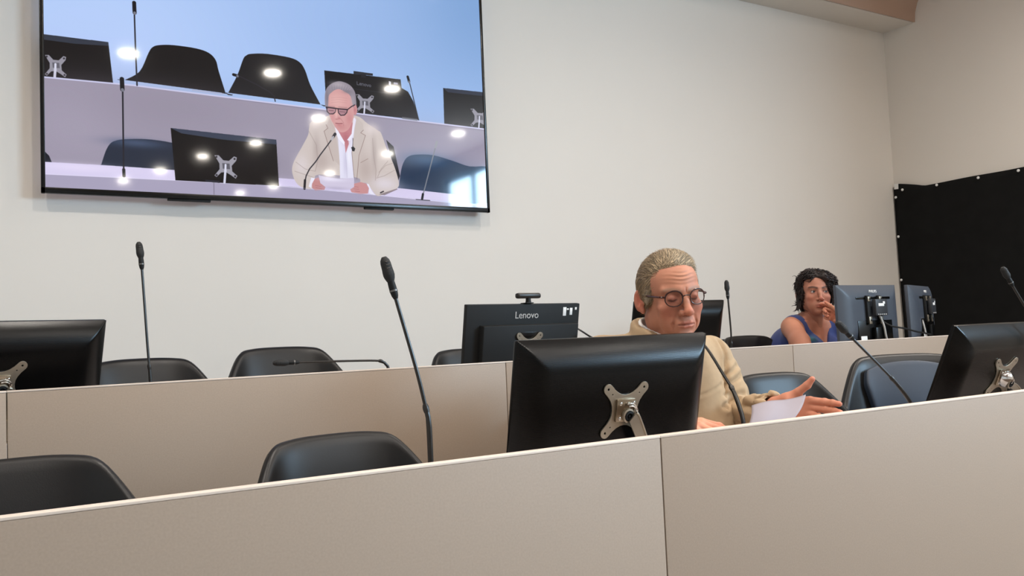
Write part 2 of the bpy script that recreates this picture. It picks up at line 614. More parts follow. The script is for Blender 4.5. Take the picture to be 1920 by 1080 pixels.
def noise3(v, freq, seed, octv=3):
    """cheap smooth value noise built from rotated sines"""
    r = np.random.RandomState(seed)
    o = np.zeros(len(v))
    a = 1.0
    for k in range(octv):
        for _ in range(4):
            d = r.normal(size=3)
            d *= freq * (1.7 ** k) / np.linalg.norm(d)
            o += a * np.sin(v @ d + r.uniform(0, 6.3))
        a *= 0.6
    return o / 4
PIC_OPS = [
    ('G',(188,212,255),0.8,0.1145,0.6318,0.367,0.2619),
    ('G',(126,164,214),0.9,1.0031,0.9592,0.2728,0.5104),
    ('G',(190,205,250),0.5,0.0638,0.4192,0.2059,0.1775),
    ('G',(150,180,228),0.4,0.6214,0.7284,0.2847,0.2784),
    ('P',(20,19,20),1.0,[(-0.002,0.5522),(0.1169,0.5537),(0.1248,0.4005),(-0.0027,0.3986)]),
    ('P',(58,66,82),0.8,[(-0.002,0.5522),(0.1169,0.5537),(0.1168,0.5396),(0.0549,0.5317),(-0.0021,0.5327)]),
    ('P',(150,148,160),1.0,[(0.0014,0.4771),(0.0085,0.4789),(0.0163,0.4632),(0.0258,0.4635),(0.0344,0.4813),(0.0392,0.4785),(0.0381,0.4665),(0.0304,0.447),(0.0312,0.4276),(0.0397,0.4138),(0.0368,0.4034),(0.0293,0.4134),(0.0199,0.423),(0.0123,0.4194),(0.0047,0.4021),(0.001,0.4071),(0.0096,0.4304),(0.0097,0.4499)]),
    ('P',(95,94,104),1.0,[(0.0144,0.453),(0.0267,0.4539),(0.0275,0.4346),(0.0152,0.4337)]),
    ('L',(225,226,245),1.0,0.00381,[(0.02,0.4485),(0.0195,0.4249)]),
    ('L',(215,216,235),1.0,0.00476,[(0.0195,0.4288),(0.0178,0.3856)]),
    ('P',(50,48,54),1.0,[(0.0066,0.4726),(0.006,0.4697),(0.0047,0.4682),(0.0034,0.469),(0.0029,0.4716),(0.0034,0.4745),(0.0047,0.476),(0.0061,0.4752)]),
    ('P',(50,48,54),1.0,[(0.0372,0.4729),(0.0366,0.47),(0.0353,0.4685),(0.0339,0.4694),(0.0334,0.472),(0.034,0.4749),(0.0353,0.4764),(0.0367,0.4756)]),
    ('P',(50,48,54),1.0,[(0.0378,0.4122),(0.0372,0.4093),(0.0359,0.4079),(0.0345,0.4087),(0.034,0.4114),(0.0346,0.4143),(0.0359,0.4157),(0.0373,0.4149)]),
    ('P',(50,48,54),1.0,[(0.0066,0.4096),(0.0061,0.4067),(0.0047,0.4053),(0.0034,0.4061),(0.0029,0.4087),(0.0035,0.4116),(0.0048,0.413),(0.0061,0.4122)]),
    ('P',(20,19,20),1.0,[(0.1472,0.4175),(0.1331,0.4172),(0.1335,0.4156),(0.1407,0.415),(0.1472,0.4175),(0.1526,0.4235),(0.1604,0.4321),(0.1689,0.443),(0.176,0.4562),(0.1815,0.4737),(0.1863,0.4949),(0.1904,0.5156),(0.194,0.5319),(0.1967,0.5421),(0.1986,0.5485),(0.2004,0.5529),(0.2028,0.557),(0.2058,0.561),(0.2091,0.564),(0.213,0.5663),(0.2178,0.5685),(0.2234,0.5706),(0.2298,0.5725),(0.2372,0.5739),(0.2456,0.5748),(0.2559,0.5753),(0.2678,0.5754),(0.2797,0.5748),(0.29,0.5736),(0.2982,0.5718),(0.3052,0.5695),(0.3113,0.5663),(0.3167,0.5622),(0.3213,0.5571),(0.3251,0.5512),(0.3283,0.5443),(0.331,0.5364),(0.3328,0.528),(0.3339,0.519),(0.3349,0.5081),(0.3367,0.4941),(0.3399,0.4738),(0.3439,0.4486),(0.3478,0.4248),(0.3504,0.4083),(0.3564,0.402),(0.3648,0.4023),(0.3659,0.4056),(0.3504,0.4083),(0.3072,0.4102),(0.2459,0.413),(0.1866,0.4157)]),
    ('P',(26,26,29),1.0,[(0.3562,0.4112),(0.3419,0.41),(0.3426,0.407),(0.3502,0.4061),(0.3562,0.4112),(0.36,0.4249),(0.3656,0.4446),(0.3716,0.4664),(0.3767,0.4866),(0.3808,0.5054),(0.3844,0.5244),(0.3876,0.5415),(0.3904,0.5548),(0.3926,0.5629),(0.3942,0.567),(0.3957,0.5693),(0.3976,0.5718),(0.3995,0.5747),(0.4013,0.5769),(0.4039,0.5789),(0.4083,0.581),(0.4149,0.5834),(0.423,0.586),(0.4325,0.5882),(0.443,0.5895),(0.4554,0.5899),(0.4697,0.5895),(0.4837,0.5885),(0.4953,0.5867),(0.5035,0.5842),(0.5095,0.5811),(0.5143,0.5771),(0.5186,0.5721),(0.5225,0.5661),(0.5254,0.5594),(0.528,0.5513),(0.5307,0.5411),(0.5334,0.5284),(0.5358,0.5136),(0.5386,0.4974),(0.5423,0.4804),(0.5478,0.4606),(0.5545,0.4383),(0.5608,0.4178),(0.5652,0.4036),(0.572,0.398),(0.5805,0.3982),(0.5813,0.4012),(0.5652,0.4036),(0.5208,0.4052),(0.4578,0.4075),(0.3968,0.4097)]),
    ('P',(16,16,19),1.0,[(0.5767,0.5515),(0.77,0.5547),(0.772,0.5168),(0.7888,0.5035),(0.8023,0.4629),(0.8164,0.3812),(0.579,0.3857)]),
    ('L',(44,46,56),0.6,0.00143,[(0.5807,0.4885),(0.7699,0.4853)]),
    ('P',(40,42,50),1.0,[(0.649,0.5656),(0.6977,0.5649),(0.6975,0.5554),(0.6488,0.5516)]),
    ('P',(30,30,36),1.0,[(0.6676,0.5558),(0.6798,0.5562),(0.6795,0.5421),(0.6674,0.5417)]),
    ('T','Lenovo',(105,106,118),0.6749,0.513,0.02),
    ('P',(200,200,215),1.0,[(0.7387,0.5408),(0.7443,0.5396),(0.7439,0.5229),(0.7384,0.5241)]),
    ('P',(150,150,170),1.0,[(0.7513,0.5387),(0.7625,0.5387),(0.7623,0.5291),(0.7511,0.5291)]),
    ('P',(150,148,160),1.0,[(0.6525,0.4645),(0.6612,0.4662),(0.6705,0.4503),(0.682,0.4506),(0.6928,0.4686),(0.6985,0.4658),(0.6971,0.4535),(0.6875,0.4337),(0.6882,0.414),(0.6984,0.4),(0.6947,0.3894),(0.6857,0.3996),(0.6743,0.4094),(0.6651,0.4058),(0.6557,0.3883),(0.6512,0.3934),(0.6619,0.417),(0.6622,0.4368)]),
    ('P',(95,94,104),1.0,[(0.668,0.4399),(0.683,0.4408),(0.6838,0.4211),(0.6688,0.4203)]),
    ('L',(225,226,245),1.0,0.00324,[(0.6748,0.4353),(0.6739,0.4113)]),
    ('L',(215,216,235),1.0,0.00405,[(0.674,0.4153),(0.6713,0.3713)]),
    ('P',(50,48,54),1.0,[(0.6588,0.4598),(0.6581,0.4569),(0.6564,0.4554),(0.6548,0.4563),(0.6542,0.4589),(0.6549,0.4619),(0.6566,0.4634),(0.6582,0.4625)]),
    ('P',(50,48,54),1.0,[(0.6961,0.4601),(0.6953,0.4571),(0.6937,0.4556),(0.6921,0.4565),(0.6914,0.4592),(0.6922,0.4621),(0.6938,0.4636),(0.6955,0.4628)]),
    ('P',(50,48,54),1.0,[(0.696,0.3983),(0.6953,0.3954),(0.6936,0.3939),(0.692,0.3948),(0.6914,0.3975),(0.6921,0.4004),(0.6938,0.4019),(0.6954,0.401)]),
    ('P',(50,48,54),1.0,[(0.6581,0.3958),(0.6573,0.3929),(0.6557,0.3914),(0.6541,0.3923),(0.6535,0.395),(0.6542,0.3979),(0.6559,0.3993),(0.6574,0.3985)]),
    ('P',(18,18,20),1.0,[(0.8864,0.5406),(1.0164,0.5447),(1.0167,0.3727),(0.8855,0.3735)]),
    ('P',(52,60,80),0.8,[(0.8864,0.5406),(1.0164,0.5447),(1.0159,0.5269),(0.8995,0.5235)]),
    ('P',(150,148,160),1.0,[(0.9623,0.4591),(0.9724,0.461),(0.9831,0.4437),(0.9965,0.444),(1.0091,0.4634),(1.0158,0.4604),(1.0141,0.4472),(1.0028,0.4258),(1.0036,0.4046),(1.0153,0.3894),(1.011,0.378),(1.0005,0.3891),(0.9874,0.3997),(0.9766,0.3957),(0.9655,0.3769),(0.9604,0.3824),(0.9729,0.4079),(0.9735,0.4292)]),
    ('P',(95,94,104),1.0,[(0.9802,0.4325),(0.9976,0.4335),(0.9984,0.4122),(0.981,0.4114)]),
    ('L',(225,226,245),1.0,0.00324,[(0.9881,0.4275),(0.9869,0.4017)]),
    ('L',(215,216,235),1.0,0.00405,[(0.987,0.406),(0.9837,0.3586)]),
    ('P',(50,48,54),1.0,[(0.9696,0.4541),(0.9687,0.4509),(0.9668,0.4493),(0.965,0.4502),(0.9642,0.4531),(0.9651,0.4562),(0.967,0.4578),(0.9689,0.4569)]),
    ('P',(50,48,54),1.0,[(1.013,0.4543),(1.0121,0.4511),(1.0101,0.4495),(1.0082,0.4504),(1.0075,0.4533),(1.0084,0.4565),(1.0103,0.4581),(1.0122,0.4572)]),
    ('P',(50,48,54),1.0,[(1.0126,0.3877),(1.0117,0.3845),(1.0098,0.3829),(1.0079,0.3838),(1.0072,0.3868),(1.008,0.3899),(1.01,0.3915),(1.0119,0.3906)]),
    ('P',(50,48,54),1.0,[(0.9684,0.385),(0.9675,0.3819),(0.9656,0.3803),(0.9638,0.3812),(0.9631,0.3841),(0.9639,0.3873),(0.9658,0.3888),(0.9677,0.3879)]),
    ('P',(158,151,170),1.0,[(-0.0046,0.3981),(0.1633,0.4027),(0.3583,0.3945),(0.5636,0.3874),(0.7791,0.3795),(1.0279,0.372),(1.0189,0.0263),(-0.0066,0.0099)]),
    ('G',(172,164,184),0.5,0.053,0.2401,0.0887,0.1368),
    ('G',(146,142,168),0.5,0.8629,0.2312,0.1861,0.1455),
    ('G',(150,142,160),0.5,0.236,0.333,0.1682,0.0828),
    ('L',(206,206,238),1.0,0.0031,[(-0.0046,0.3962),(0.1633,0.4006),(0.3583,0.3923),(0.5636,0.3852),(0.779,0.3771),(1.0278,0.3694)]),
    ('L',(120,116,140),0.6,0.00119,[(0.3582,0.388),(0.5635,0.3784),(0.7789,0.37),(1.0276,0.3618)]),
    ('P',(176,178,205),0.7,[(0.2801,0.4096),(0.3462,0.4074),(0.3461,0.4011),(0.28,0.4034)]),
    ('L',(38,38,46),1.0,0.00286,[(0.1677,0.6715),(0.1687,0.5446),(0.1705,0.4021)]),
    ('L',(24,24,30),1.0,0.00771,[(0.1676,0.7187),(0.1679,0.6921),(0.1683,0.6798)]),
    ('L',(120,122,135),1.0,0.00571,[(0.1683,0.6798),(0.1688,0.6775)]),
    ('L',(38,38,46),1.0,0.00238,[(0.379,0.485),(0.4173,0.4585),(0.4467,0.4339),(0.4574,0.4184),(0.4595,0.3968)]),
    ('L',(24,24,30),1.0,0.00643,[(0.3686,0.487),(0.3767,0.4844)]),
    ('L',(120,122,135),1.0,0.00476,[(0.3767,0.4844),(0.3772,0.482)]),
    ('L',(38,38,46),1.0,0.00238,[(0.794,0.5455),(0.8039,0.468),(0.815,0.3809)]),
    ('L',(24,24,30),1.0,0.00643,[(0.7895,0.571),(0.7927,0.55)]),
    ('L',(120,122,135),1.0,0.00476,[(0.7927,0.55),(0.7933,0.5472)]),
    ('P',(120,122,130),0.7,[(0.7707,0.3876),(0.8122,0.3853),(0.812,0.3756),(0.7705,0.3781)]),
    ('P',(26,30,40),1.0,[(-0.0041,0.1344),(0.0069,0.1129),(0.0114,0.0904),(-0.0044,0.0884)]),
    ('P',(40,48,64),1.0,[(0.1006,0.0937),(0.1004,0.0942),(0.1001,0.0922),(0.1,0.0909),(0.1006,0.0937),(0.1021,0.1029),(0.1042,0.1161),(0.1066,0.1303),(0.1088,0.1423),(0.1108,0.1512),(0.1128,0.1589),(0.1148,0.1655),(0.117,0.1712),(0.1192,0.1758),(0.1214,0.1792),(0.1239,0.182),(0.1271,0.1846),(0.1307,0.1873),(0.1348,0.1895),(0.1398,0.1916),(0.1463,0.1935),(0.1549,0.1955),(0.1651,0.1975),(0.1762,0.199),(0.1873,0.1997),(0.1993,0.1994),(0.2122,0.1984),(0.2242,0.1966),(0.2335,0.1943),(0.2392,0.1936),(0.2423,0.1937),(0.2439,0.1904),(0.2451,0.1795),(0.2492,0.1554),(0.2546,0.1217),(0.255,0.0885),(0.2439,0.0661),(0.2137,0.0585),(0.1706,0.0597),(0.1286,0.065),(0.1004,0.07),(0.0908,0.0751),(0.0919,0.0821),(0.0973,0.089)]),
    ('G',(78,94,124),0.75,0.1666,0.1825,0.052,0.0162),
    ('P',(30,32,42),1.0,[(0.7265,0.2787),(0.7454,0.2508),(0.7596,0.1229),(0.7473,0.0699),(0.74,0.1912)]),
    ('P',(40,58,84),1.0,[(0.7559,0.0802),(0.7558,0.0814),(0.7555,0.0785),(0.7554,0.0764),(0.7559,0.0802),(0.7571,0.0928),(0.7589,0.1111),(0.7609,0.1306),(0.7629,0.1469),(0.7647,0.1589),(0.7665,0.1689),(0.7685,0.1776),(0.7708,0.1857),(0.7732,0.1933),(0.7758,0.2),(0.7789,0.2059),(0.7826,0.2109),(0.7868,0.2152),(0.7913,0.2185),(0.797,0.2212),(0.8043,0.2234),(0.814,0.2255),(0.8255,0.2272),(0.8381,0.228),(0.851,0.2272),(0.8646,0.224),(0.8791,0.2189),(0.8936,0.2131),(0.9072,0.2077),(0.9187,0.2026),(0.929,0.1974),(0.9397,0.1926),(0.9525,0.1887),(0.97,0.1896),(0.9906,0.1939),(1.0098,0.194),(1.0229,0.1821),(1.0338,0.1497),(1.0431,0.103),(1.0413,0.0567),(1.0189,0.0263),(0.9622,0.0175),(0.8825,0.0214),(0.8059,0.0311),(0.7551,0.0401),(0.7379,0.0491),(0.74,0.0609),(0.7499,0.0723)]),
    ('G',(70,108,150),0.6,0.8329,0.2031,0.0668,0.0337),
    ('G',(40,80,115),0.5,0.9351,0.1054,0.0623,0.0738),
    ('P',(219,211,243),1.0,[(-0.0062,0.0901),(0.1104,0.091),(0.2442,0.0888),(0.4657,0.0818),(0.6627,0.0755),(0.7725,0.0677),(0.9308,0.0534),(0.9299,0.0166),(0.4835,0.0508),(0.2438,0.0497),(-0.0064,0.0442)]),
    ('G',(238,228,255),0.6,0.0616,0.0772,0.0687,0.0156),
    ('G',(200,190,225),0.5,0.6098,0.0701,0.1631,0.0181),
    ('P',(170,164,190),1.0,[(-0.0064,0.0462),(0.2438,0.0497),(0.4834,0.0486),(0.6888,0.0342),(1.0184,0.0062),(1.0169,-0.0488),(-0.0068,-0.0187)]),
    ('G',(146,150,176),0.7,0.9476,-0.009,0.0945,0.0246),
    ('L',(226,220,248),1.0,0.00167,[(-0.0064,0.0462),(0.2438,0.0497),(0.4834,0.0486),(0.6888,0.0342),(1.0184,0.0062)]),
    ('L',(120,114,132),1.0,0.00143,[(0.3213,0.0473),(0.3211,-0.0135)]),
    ('L',(38,38,46),1.0,0.0031,[(0.1427,0.372),(0.1424,0.215),(0.1423,0.0789)]),
    ('L',(24,24,30),1.0,0.00836,[(0.1416,0.4203),(0.1419,0.3961),(0.1422,0.38)]),
    ('L',(120,122,135),1.0,0.00619,[(0.1422,0.38),(0.1427,0.3777)]),
    ('L',(30,30,36),1.0,0.00595,[(0.1423,0.0789),(0.1426,0.0549)]),
    ('P',(15,14,15),1.0,[(0.2351,0.2502),(0.4596,0.2386),(0.4628,0.0488),(0.2427,0.0495)]),
    ('P',(64,74,96),0.85,[(0.2351,0.2502),(0.4596,0.2386),(0.4605,0.219),(0.3448,0.2213),(0.2564,0.2329)]),
    ('G',(30,28,32),0.5,0.3551,0.142,0.0698,0.0425),
    ('P',(158,156,168),1.0,[(0.3237,0.1569),(0.3327,0.1581),(0.3424,0.1394),(0.3543,0.1386),(0.3653,0.1579),(0.3713,0.1542),(0.3699,0.1406),(0.36,0.1193),(0.361,0.0971),(0.3716,0.0804),(0.3678,0.0688),(0.3584,0.0812),(0.3466,0.0932),(0.337,0.0899),(0.3274,0.0711),(0.3228,0.0772),(0.3337,0.1028),(0.3339,0.125)]),
    ('P',(95,94,104),1.0,[(0.3399,0.1279),(0.3553,0.1276),(0.3563,0.1054),(0.3408,0.1058)]),
    ('L',(225,226,245),1.0,0.004,[(0.3469,0.1221),(0.3461,0.0954)]),
    ('L',(215,216,235),1.0,0.005,[(0.3462,0.0998),(0.3437,0.0507)]),
    ('P',(50,48,54),1.0,[(0.3302,0.1511),(0.3295,0.1479),(0.3278,0.1464),(0.3262,0.1474),(0.3255,0.1505),(0.3262,0.1537),(0.3279,0.1552),(0.3296,0.1541)]),
    ('P',(50,48,54),1.0,[(0.3688,0.1481),(0.3681,0.1448),(0.3663,0.1433),(0.3647,0.1444),(0.364,0.1475),(0.3647,0.1507),(0.3665,0.1523),(0.3681,0.1512)]),
    ('P',(50,48,54),1.0,[(0.3691,0.0788),(0.3684,0.0755),(0.3667,0.074),(0.365,0.0752),(0.3643,0.0783),(0.3651,0.0815),(0.3668,0.083),(0.3685,0.0819)]),
    ('P',(50,48,54),1.0,[(0.3298,0.0793),(0.3291,0.0761),(0.3274,0.0746),(0.3258,0.0758),(0.3251,0.0788),(0.3259,0.082),(0.3275,0.0835),(0.3292,0.0824)]),
    ('P',(40,42,52),1.0,[(0.3036,0.0581),(0.3337,0.057),(0.3336,0.0486),(0.3035,0.0497)]),
    ('L',(128,132,142),1.0,0.00286,[(0.8576,0.2596),(0.8391,0.1558),(0.8192,0.0435)]),
    ('L',(150,152,162),1.0,0.00595,[(0.8627,0.2894),(0.8584,0.2645)]),
    ('L',(30,32,42),1.0,0.00595,[(0.8193,0.0483),(0.8166,0.0266)]),
    ('L',(36,38,46),1.0,0.00167,[(0.8,0.0228),(0.8376,0.0212)]),
    ('P',(208,196,192),1.0,[(0.5915,0.3639),(0.5831,0.3597),(0.5776,0.3545),(0.5731,0.3489),(0.5679,0.3438),(0.5611,0.3395),(0.5537,0.3355),(0.547,0.3314),(0.5419,0.3264),(0.539,0.3204),(0.5377,0.3137),(0.5371,0.3065),(0.5364,0.2992),(0.5356,0.2921),(0.5353,0.285),(0.5346,0.2771),(0.5329,0.2676),(0.53,0.2563),(0.5261,0.2434),(0.5218,0.2297),(0.5175,0.2155),(0.5126,0.2002),(0.5073,0.1838),(0.5024,0.1679),(0.4986,0.154),(0.4962,0.1428),(0.4947,0.1335),(0.4939,0.1249),(0.4938,0.1158),(0.4943,0.1057),(0.4956,0.0953),(0.4973,0.0854),(0.4995,0.0766),(0.5019,0.069),(0.5047,0.0624),(0.5081,0.0567),(0.5122,0.052),(0.5177,0.0478),(0.5242,0.0441),(0.5307,0.0423),(0.536,0.0435),(0.5395,0.0489),(0.5419,0.0577),(0.544,0.0677),(0.5461,0.0767),(0.5467,0.0851),(0.5461,0.0937),(0.5478,0.1012),(0.5558,0.1063),(0.5744,0.1085),(0.6008,0.1085),(0.6275,0.1069),(0.6469,0.1043),(0.6553,0.1),(0.6572,0.0939),(0.6566,0.0879),(0.6578,0.0835),(0.6616,0.0825),(0.6658,0.0836),(0.6702,0.0838),(0.6749,0.0803),(0.6799,0.0702),(0.6851,0.0558),(0.6905,0.0416),(0.6956,0.0321),(0.7001,0.0289),(0.7041,0.0295),(0.7087,0.0325),(0.7146,0.0368),(0.7232,0.0426),(0.7338,0.0505),(0.7439,0.0593),(0.7512,0.0681),(0.7548,0.0759),(0.7561,0.0835),(0.7558,0.0922),(0.7549,0.1035),(0.7533,0.1185),(0.7506,0.1362),(0.7473,0.1548),(0.7439,0.1724),(0.7402,0.1884),(0.736,0.2039),(0.7319,0.2194),(0.728,0.2353),(0.7243,0.2532),(0.7209,0.2724),(0.7176,0.29),(0.7146,0.3033),(0.7124,0.3102),(0.7108,0.3127),(0.7089,0.3138),(0.7055,0.3168),(0.7003,0.3223),(0.6939,0.3287),(0.6869,0.3355),(0.6799,0.3424),(0.6738,0.3502),(0.6681,0.3589),(0.6612,0.3665),(0.6518,0.3712),(0.638,0.3722),(0.6212,0.3706),(0.6046,0.3675)]),
    ('G',(228,216,214),0.8,0.5484,0.3155,0.0122,0.0192),
    ('G',(226,214,214),0.8,0.691,0.3194,0.0175,0.0248),
    ('G',(222,212,216),0.75,0.5163,0.1397,0.0159,0.0426),
    ('G',(226,218,228),0.8,0.7185,0.0848,0.0355,0.0299),
    ('G',(182,166,162),0.7,0.5649,0.1647,0.0191,0.0527),
    ('G',(184,168,164),0.75,0.6705,0.1486,0.0202,0.0639),
    ('G',(172,158,156),0.55,0.5523,0.2204,0.0081,0.0526),
    ('G',(168,154,152),0.6,0.6947,0.2109,0.0064,0.0744),
    ('G',(194,180,176),0.5,0.5879,0.2351,0.0138,0.0724),
    ('G',(190,176,172),0.5,0.6611,0.2555,0.0086,0.0542),
    ('L',(150,132,128),0.45,0.00155,[(0.5359,0.2848),(0.5524,0.23),(0.5546,0.1634),(0.5479,0.1197)]),
    ('L',(150,132,128),0.45,0.00155,[(0.6917,0.2798),(0.6924,0.2106),(0.6977,0.142),(0.6954,0.0972)]),
    ('L',(150,132,128),0.45,0.00155,[(0.5033,0.1522),(0.524,0.1264),(0.5466,0.1196)]),
    ('L',(150,132,128),0.45,0.00155,[(0.5001,0.1142),(0.5236,0.1027),(0.5435,0.0931)]),
    ('L',(150,132,128),0.45,0.00155,[(0.7293,0.1856),(0.711,0.1485),(0.7015,0.1127)]),
    ('L',(150,132,128),0.45,0.00155,[(0.7463,0.1476),(0.7192,0.1196),(0.6985,0.1074)]),
    ('L',(150,132,128),0.45,0.00155,[(0.741,0.177),(0.723,0.1648),(0.7048,0.1329)]),
    ('L',(226,216,216),0.25,0.00143,[(0.5244,0.1501),(0.5429,0.1429)]),
    ('L',(226,216,216),0.25,0.00143,[(0.7226,0.1449),(0.7432,0.1423)]),
    ('L',(226,216,216),0.25,0.00143,[(0.5142,0.1772),(0.5299,0.1603)]),
    ('L',(226,216,216),0.25,0.00143,[(0.7128,0.0941),(0.7427,0.1147)]),
    ('P',(228,226,246),1.0,[(0.5997,0.3095),(0.6081,0.2866),(0.6215,0.2546),(0.6388,0.2792),(0.6488,0.3618),(0.6515,0.3524),(0.6429,0.2724),(0.6382,0.2131),(0.6399,0.1547),(0.6417,0.0989),(0.607,0.0966),(0.6075,0.1701),(0.6043,0.2278),(0.6009,0.2661)]),
    ('G',(200,196,222),0.7,0.6212,0.1621,0.0051,0.0583),
    ('G',(244,244,255),0.7,0.6302,0.1925,0.0045,0.0439),
    ('L',(186,182,206),0.7,0.00119,[(0.622,0.206),(0.624,0.1625),(0.6244,0.1018)]),
    ('P',(196,128,136),1.0,[(0.6017,0.3123),(0.6428,0.3411),(0.639,0.2914),(0.6301,0.2632),(0.6314,0.2463),(0.6229,0.2051),(0.6209,0.2496),(0.6081,0.2866)]),
    ('G',(172,96,108),0.6,0.6246,0.2697,0.0084,0.0245),
    ('P',(238,236,252),1.0,[(0.6445,0.3586),(0.6488,0.3642),(0.6433,0.2921),(0.6342,0.2589),(0.6273,0.2627),(0.639,0.2914)]),
    ('P',(240,238,252),1.0,[(0.5981,0.3131),(0.6024,0.31),(0.6135,0.2753),(0.6215,0.2521),(0.6201,0.2398),(0.605,0.2667)]),
    ('P',(196,182,178),0.75,[(0.5857,0.3484),(0.5962,0.3138),(0.605,0.2667),(0.607,0.1894),(0.6071,0.1507),(0.5902,0.1776),(0.581,0.2341),(0.5719,0.2905),(0.5815,0.309),(0.5754,0.3056)]),
    ('P',(200,188,184),0.8,[(0.6531,0.365),(0.6684,0.3405),(0.6692,0.311),(0.6618,0.2975),(0.6731,0.2894),(0.6607,0.2358),(0.652,0.1953),(0.6481,0.1069),(0.6413,0.1061),(0.6381,0.2082),(0.6429,0.2724),(0.6466,0.3172)]),
    ('L',(126,100,96),0.7,0.00131,[(0.5719,0.2915),(0.5814,0.3065),(0.577,0.3203)]),
    ('L',(126,100,96),0.7,0.00131,[(0.5719,0.2905),(0.581,0.2341),(0.5923,0.1682)]),
    ('L',(126,100,96),0.7,0.00131,[(0.6737,0.2895),(0.6619,0.299),(0.669,0.3119)]),
    ('L',(126,100,96),0.7,0.00131,[(0.6737,0.2895),(0.6558,0.2007),(0.6485,0.0971)]),
    ('L',(126,100,96),0.7,0.00131,[(0.6429,0.2724),(0.6381,0.2082),(0.6399,0.1547),(0.6418,0.1013)]),
    ('L',(140,114,106),0.7,0.00119,[(0.6594,0.1693),(0.6784,0.189)]),
    ('P',(20,20,26),1.0,[(0.6368,0.2324),(0.6423,0.2371),(0.6469,0.2289),(0.6444,0.2159),(0.6394,0.2171)]),
    ('L',(60,60,70),1.0,0.00095,[(0.6415,0.2722),(0.6413,0.233)]),
    ('P',(214,160,160),1.0,[(0.5829,0.389),(0.5823,0.3983),(0.5817,0.4097),(0.5814,0.4215),(0.5819,0.4324),(0.5832,0.4424),(0.585,0.4521),(0.5876,0.4609),(0.5914,0.4683),(0.5967,0.4749),(0.6033,0.4808),(0.6104,0.4844),(0.6172,0.4844),(0.6239,0.4793),(0.6308,0.4702),(0.637,0.4594),(0.6419,0.4491),(0.645,0.4397),(0.6467,0.43),(0.6477,0.4203),(0.6483,0.4109),(0.6486,0.4021),(0.6484,0.3937),(0.6477,0.3852),(0.6468,0.3762),(0.6455,0.3662),(0.6438,0.3556),(0.6419,0.3451),(0.6398,0.3357),(0.6377,0.3272),(0.6355,0.3195),(0.633,0.3125),(0.6303,0.3067),(0.6271,0.3019),(0.6235,0.298),(0.6199,0.2953),(0.6166,0.2938),(0.6136,0.2935),(0.6108,0.2945),(0.6082,0.2966),(0.6056,0.2998),(0.6031,0.3045),(0.6007,0.3106),(0.5984,0.3172),(0.5963,0.3235),(0.5943,0.3293),(0.5925,0.335),(0.5908,0.3408),(0.5893,0.3465),(0.5879,0.3525),(0.5867,0.3585),(0.5856,0.3644),(0.5847,0.37),(0.584,0.3745),(0.5836,0.3782),(0.5832,0.3826)]),
    ('G',(232,186,182),0.7,0.6051,0.4272,0.0196,0.0293),
    ('G',(196,128,132),0.6,0.6345,0.3544,0.0085,0.0295),
    ('G',(190,122,126),0.5,0.6142,0.3168,0.0141,0.0147),
    ('G',(206,138,142),0.5,0.5927,0.352,0.0055,0.0195),
    ('P',(146,138,150),1.0,[(0.5769,0.3952),(0.5763,0.4026),(0.5759,0.4134),(0.5758,0.4253),(0.576,0.4361),(0.5764,0.4455),(0.5771,0.4545),(0.5781,0.463),(0.5796,0.4708),(0.5816,0.4776),(0.5841,0.4837),(0.587,0.4892),(0.5902,0.4944),(0.5939,0.4992),(0.5981,0.5038),(0.6025,0.5076),(0.6065,0.5105),(0.6101,0.5123),(0.6134,0.5132),(0.6168,0.5133),(0.6205,0.5126),(0.6249,0.5111),(0.6297,0.5089),(0.6344,0.5057),(0.6386,0.5016),(0.6422,0.4964),(0.6454,0.49),(0.6482,0.4829),(0.6503,0.4755),(0.6517,0.4675),(0.6525,0.4588),(0.6529,0.45),(0.6531,0.4414),(0.6534,0.4326),(0.6534,0.4234),(0.6532,0.4153),(0.6525,0.4092),(0.6511,0.4056),(0.649,0.4038),(0.6469,0.4038),(0.6454,0.4054),(0.6445,0.4094),(0.6442,0.4155),(0.6439,0.4227),(0.6432,0.4297),(0.6423,0.4369),(0.6412,0.4447),(0.6398,0.4521),(0.6378,0.4581),(0.6352,0.4624),(0.632,0.4655),(0.6286,0.468),(0.6254,0.4704),(0.6222,0.473),(0.619,0.4755),(0.6158,0.4775),(0.6129,0.4786),(0.6103,0.4787),(0.6079,0.478),(0.6055,0.4766),(0.6031,0.4746),(0.6006,0.4721),(0.598,0.4689),(0.5955,0.4653),(0.5932,0.4614),(0.591,0.4578),(0.5889,0.4542),(0.587,0.4496),(0.5854,0.4428),(0.5844,0.4321),(0.5838,0.4184),(0.5832,0.4053),(0.5824,0.3962),(0.5811,0.3917),(0.5796,0.3902),(0.578,0.3914)]),
    ('G',(186,176,184),0.7,0.6091,0.4988,0.0197,0.0122),
    ('G',(176,168,178),0.6,0.6445,0.4348,0.0051,0.0247),
    ('G',(118,110,124),0.6,0.5818,0.4372,0.0033,0.0291),
    ('G',(120,112,122),0.5,0.631,0.4715,0.0114,0.0089),
    ('L',(200,190,196),0.45,0.00083,[(0.592,0.4709),(0.5901,0.49)]),
    ('L',(200,190,196),0.45,0.00083,[(0.5976,0.475),(0.5968,0.4928)]),
    ('L',(200,190,196),0.45,0.00083,[(0.6032,0.479),(0.6035,0.4957)]),
    ('L',(200,190,196),0.45,0.00083,[(0.6088,0.4831),(0.6102,0.4986)]),
    ('L',(200,190,196),0.45,0.00083,[(0.6143,0.4755),(0.617,0.5015)]),
    ('L',(200,190,196),0.45,0.00083,[(0.6199,0.4766),(0.6236,0.499)]),
    ('L',(200,190,196),0.45,0.00083,[(0.6255,0.4778),(0.6303,0.4965)]),
    ('L',(200,190,196),0.45,0.00083,[(0.6311,0.4789),(0.6371,0.4939)]),
    ('L',(200,190,196),0.45,0.00083,[(0.6368,0.4801),(0.6438,0.4914)]),
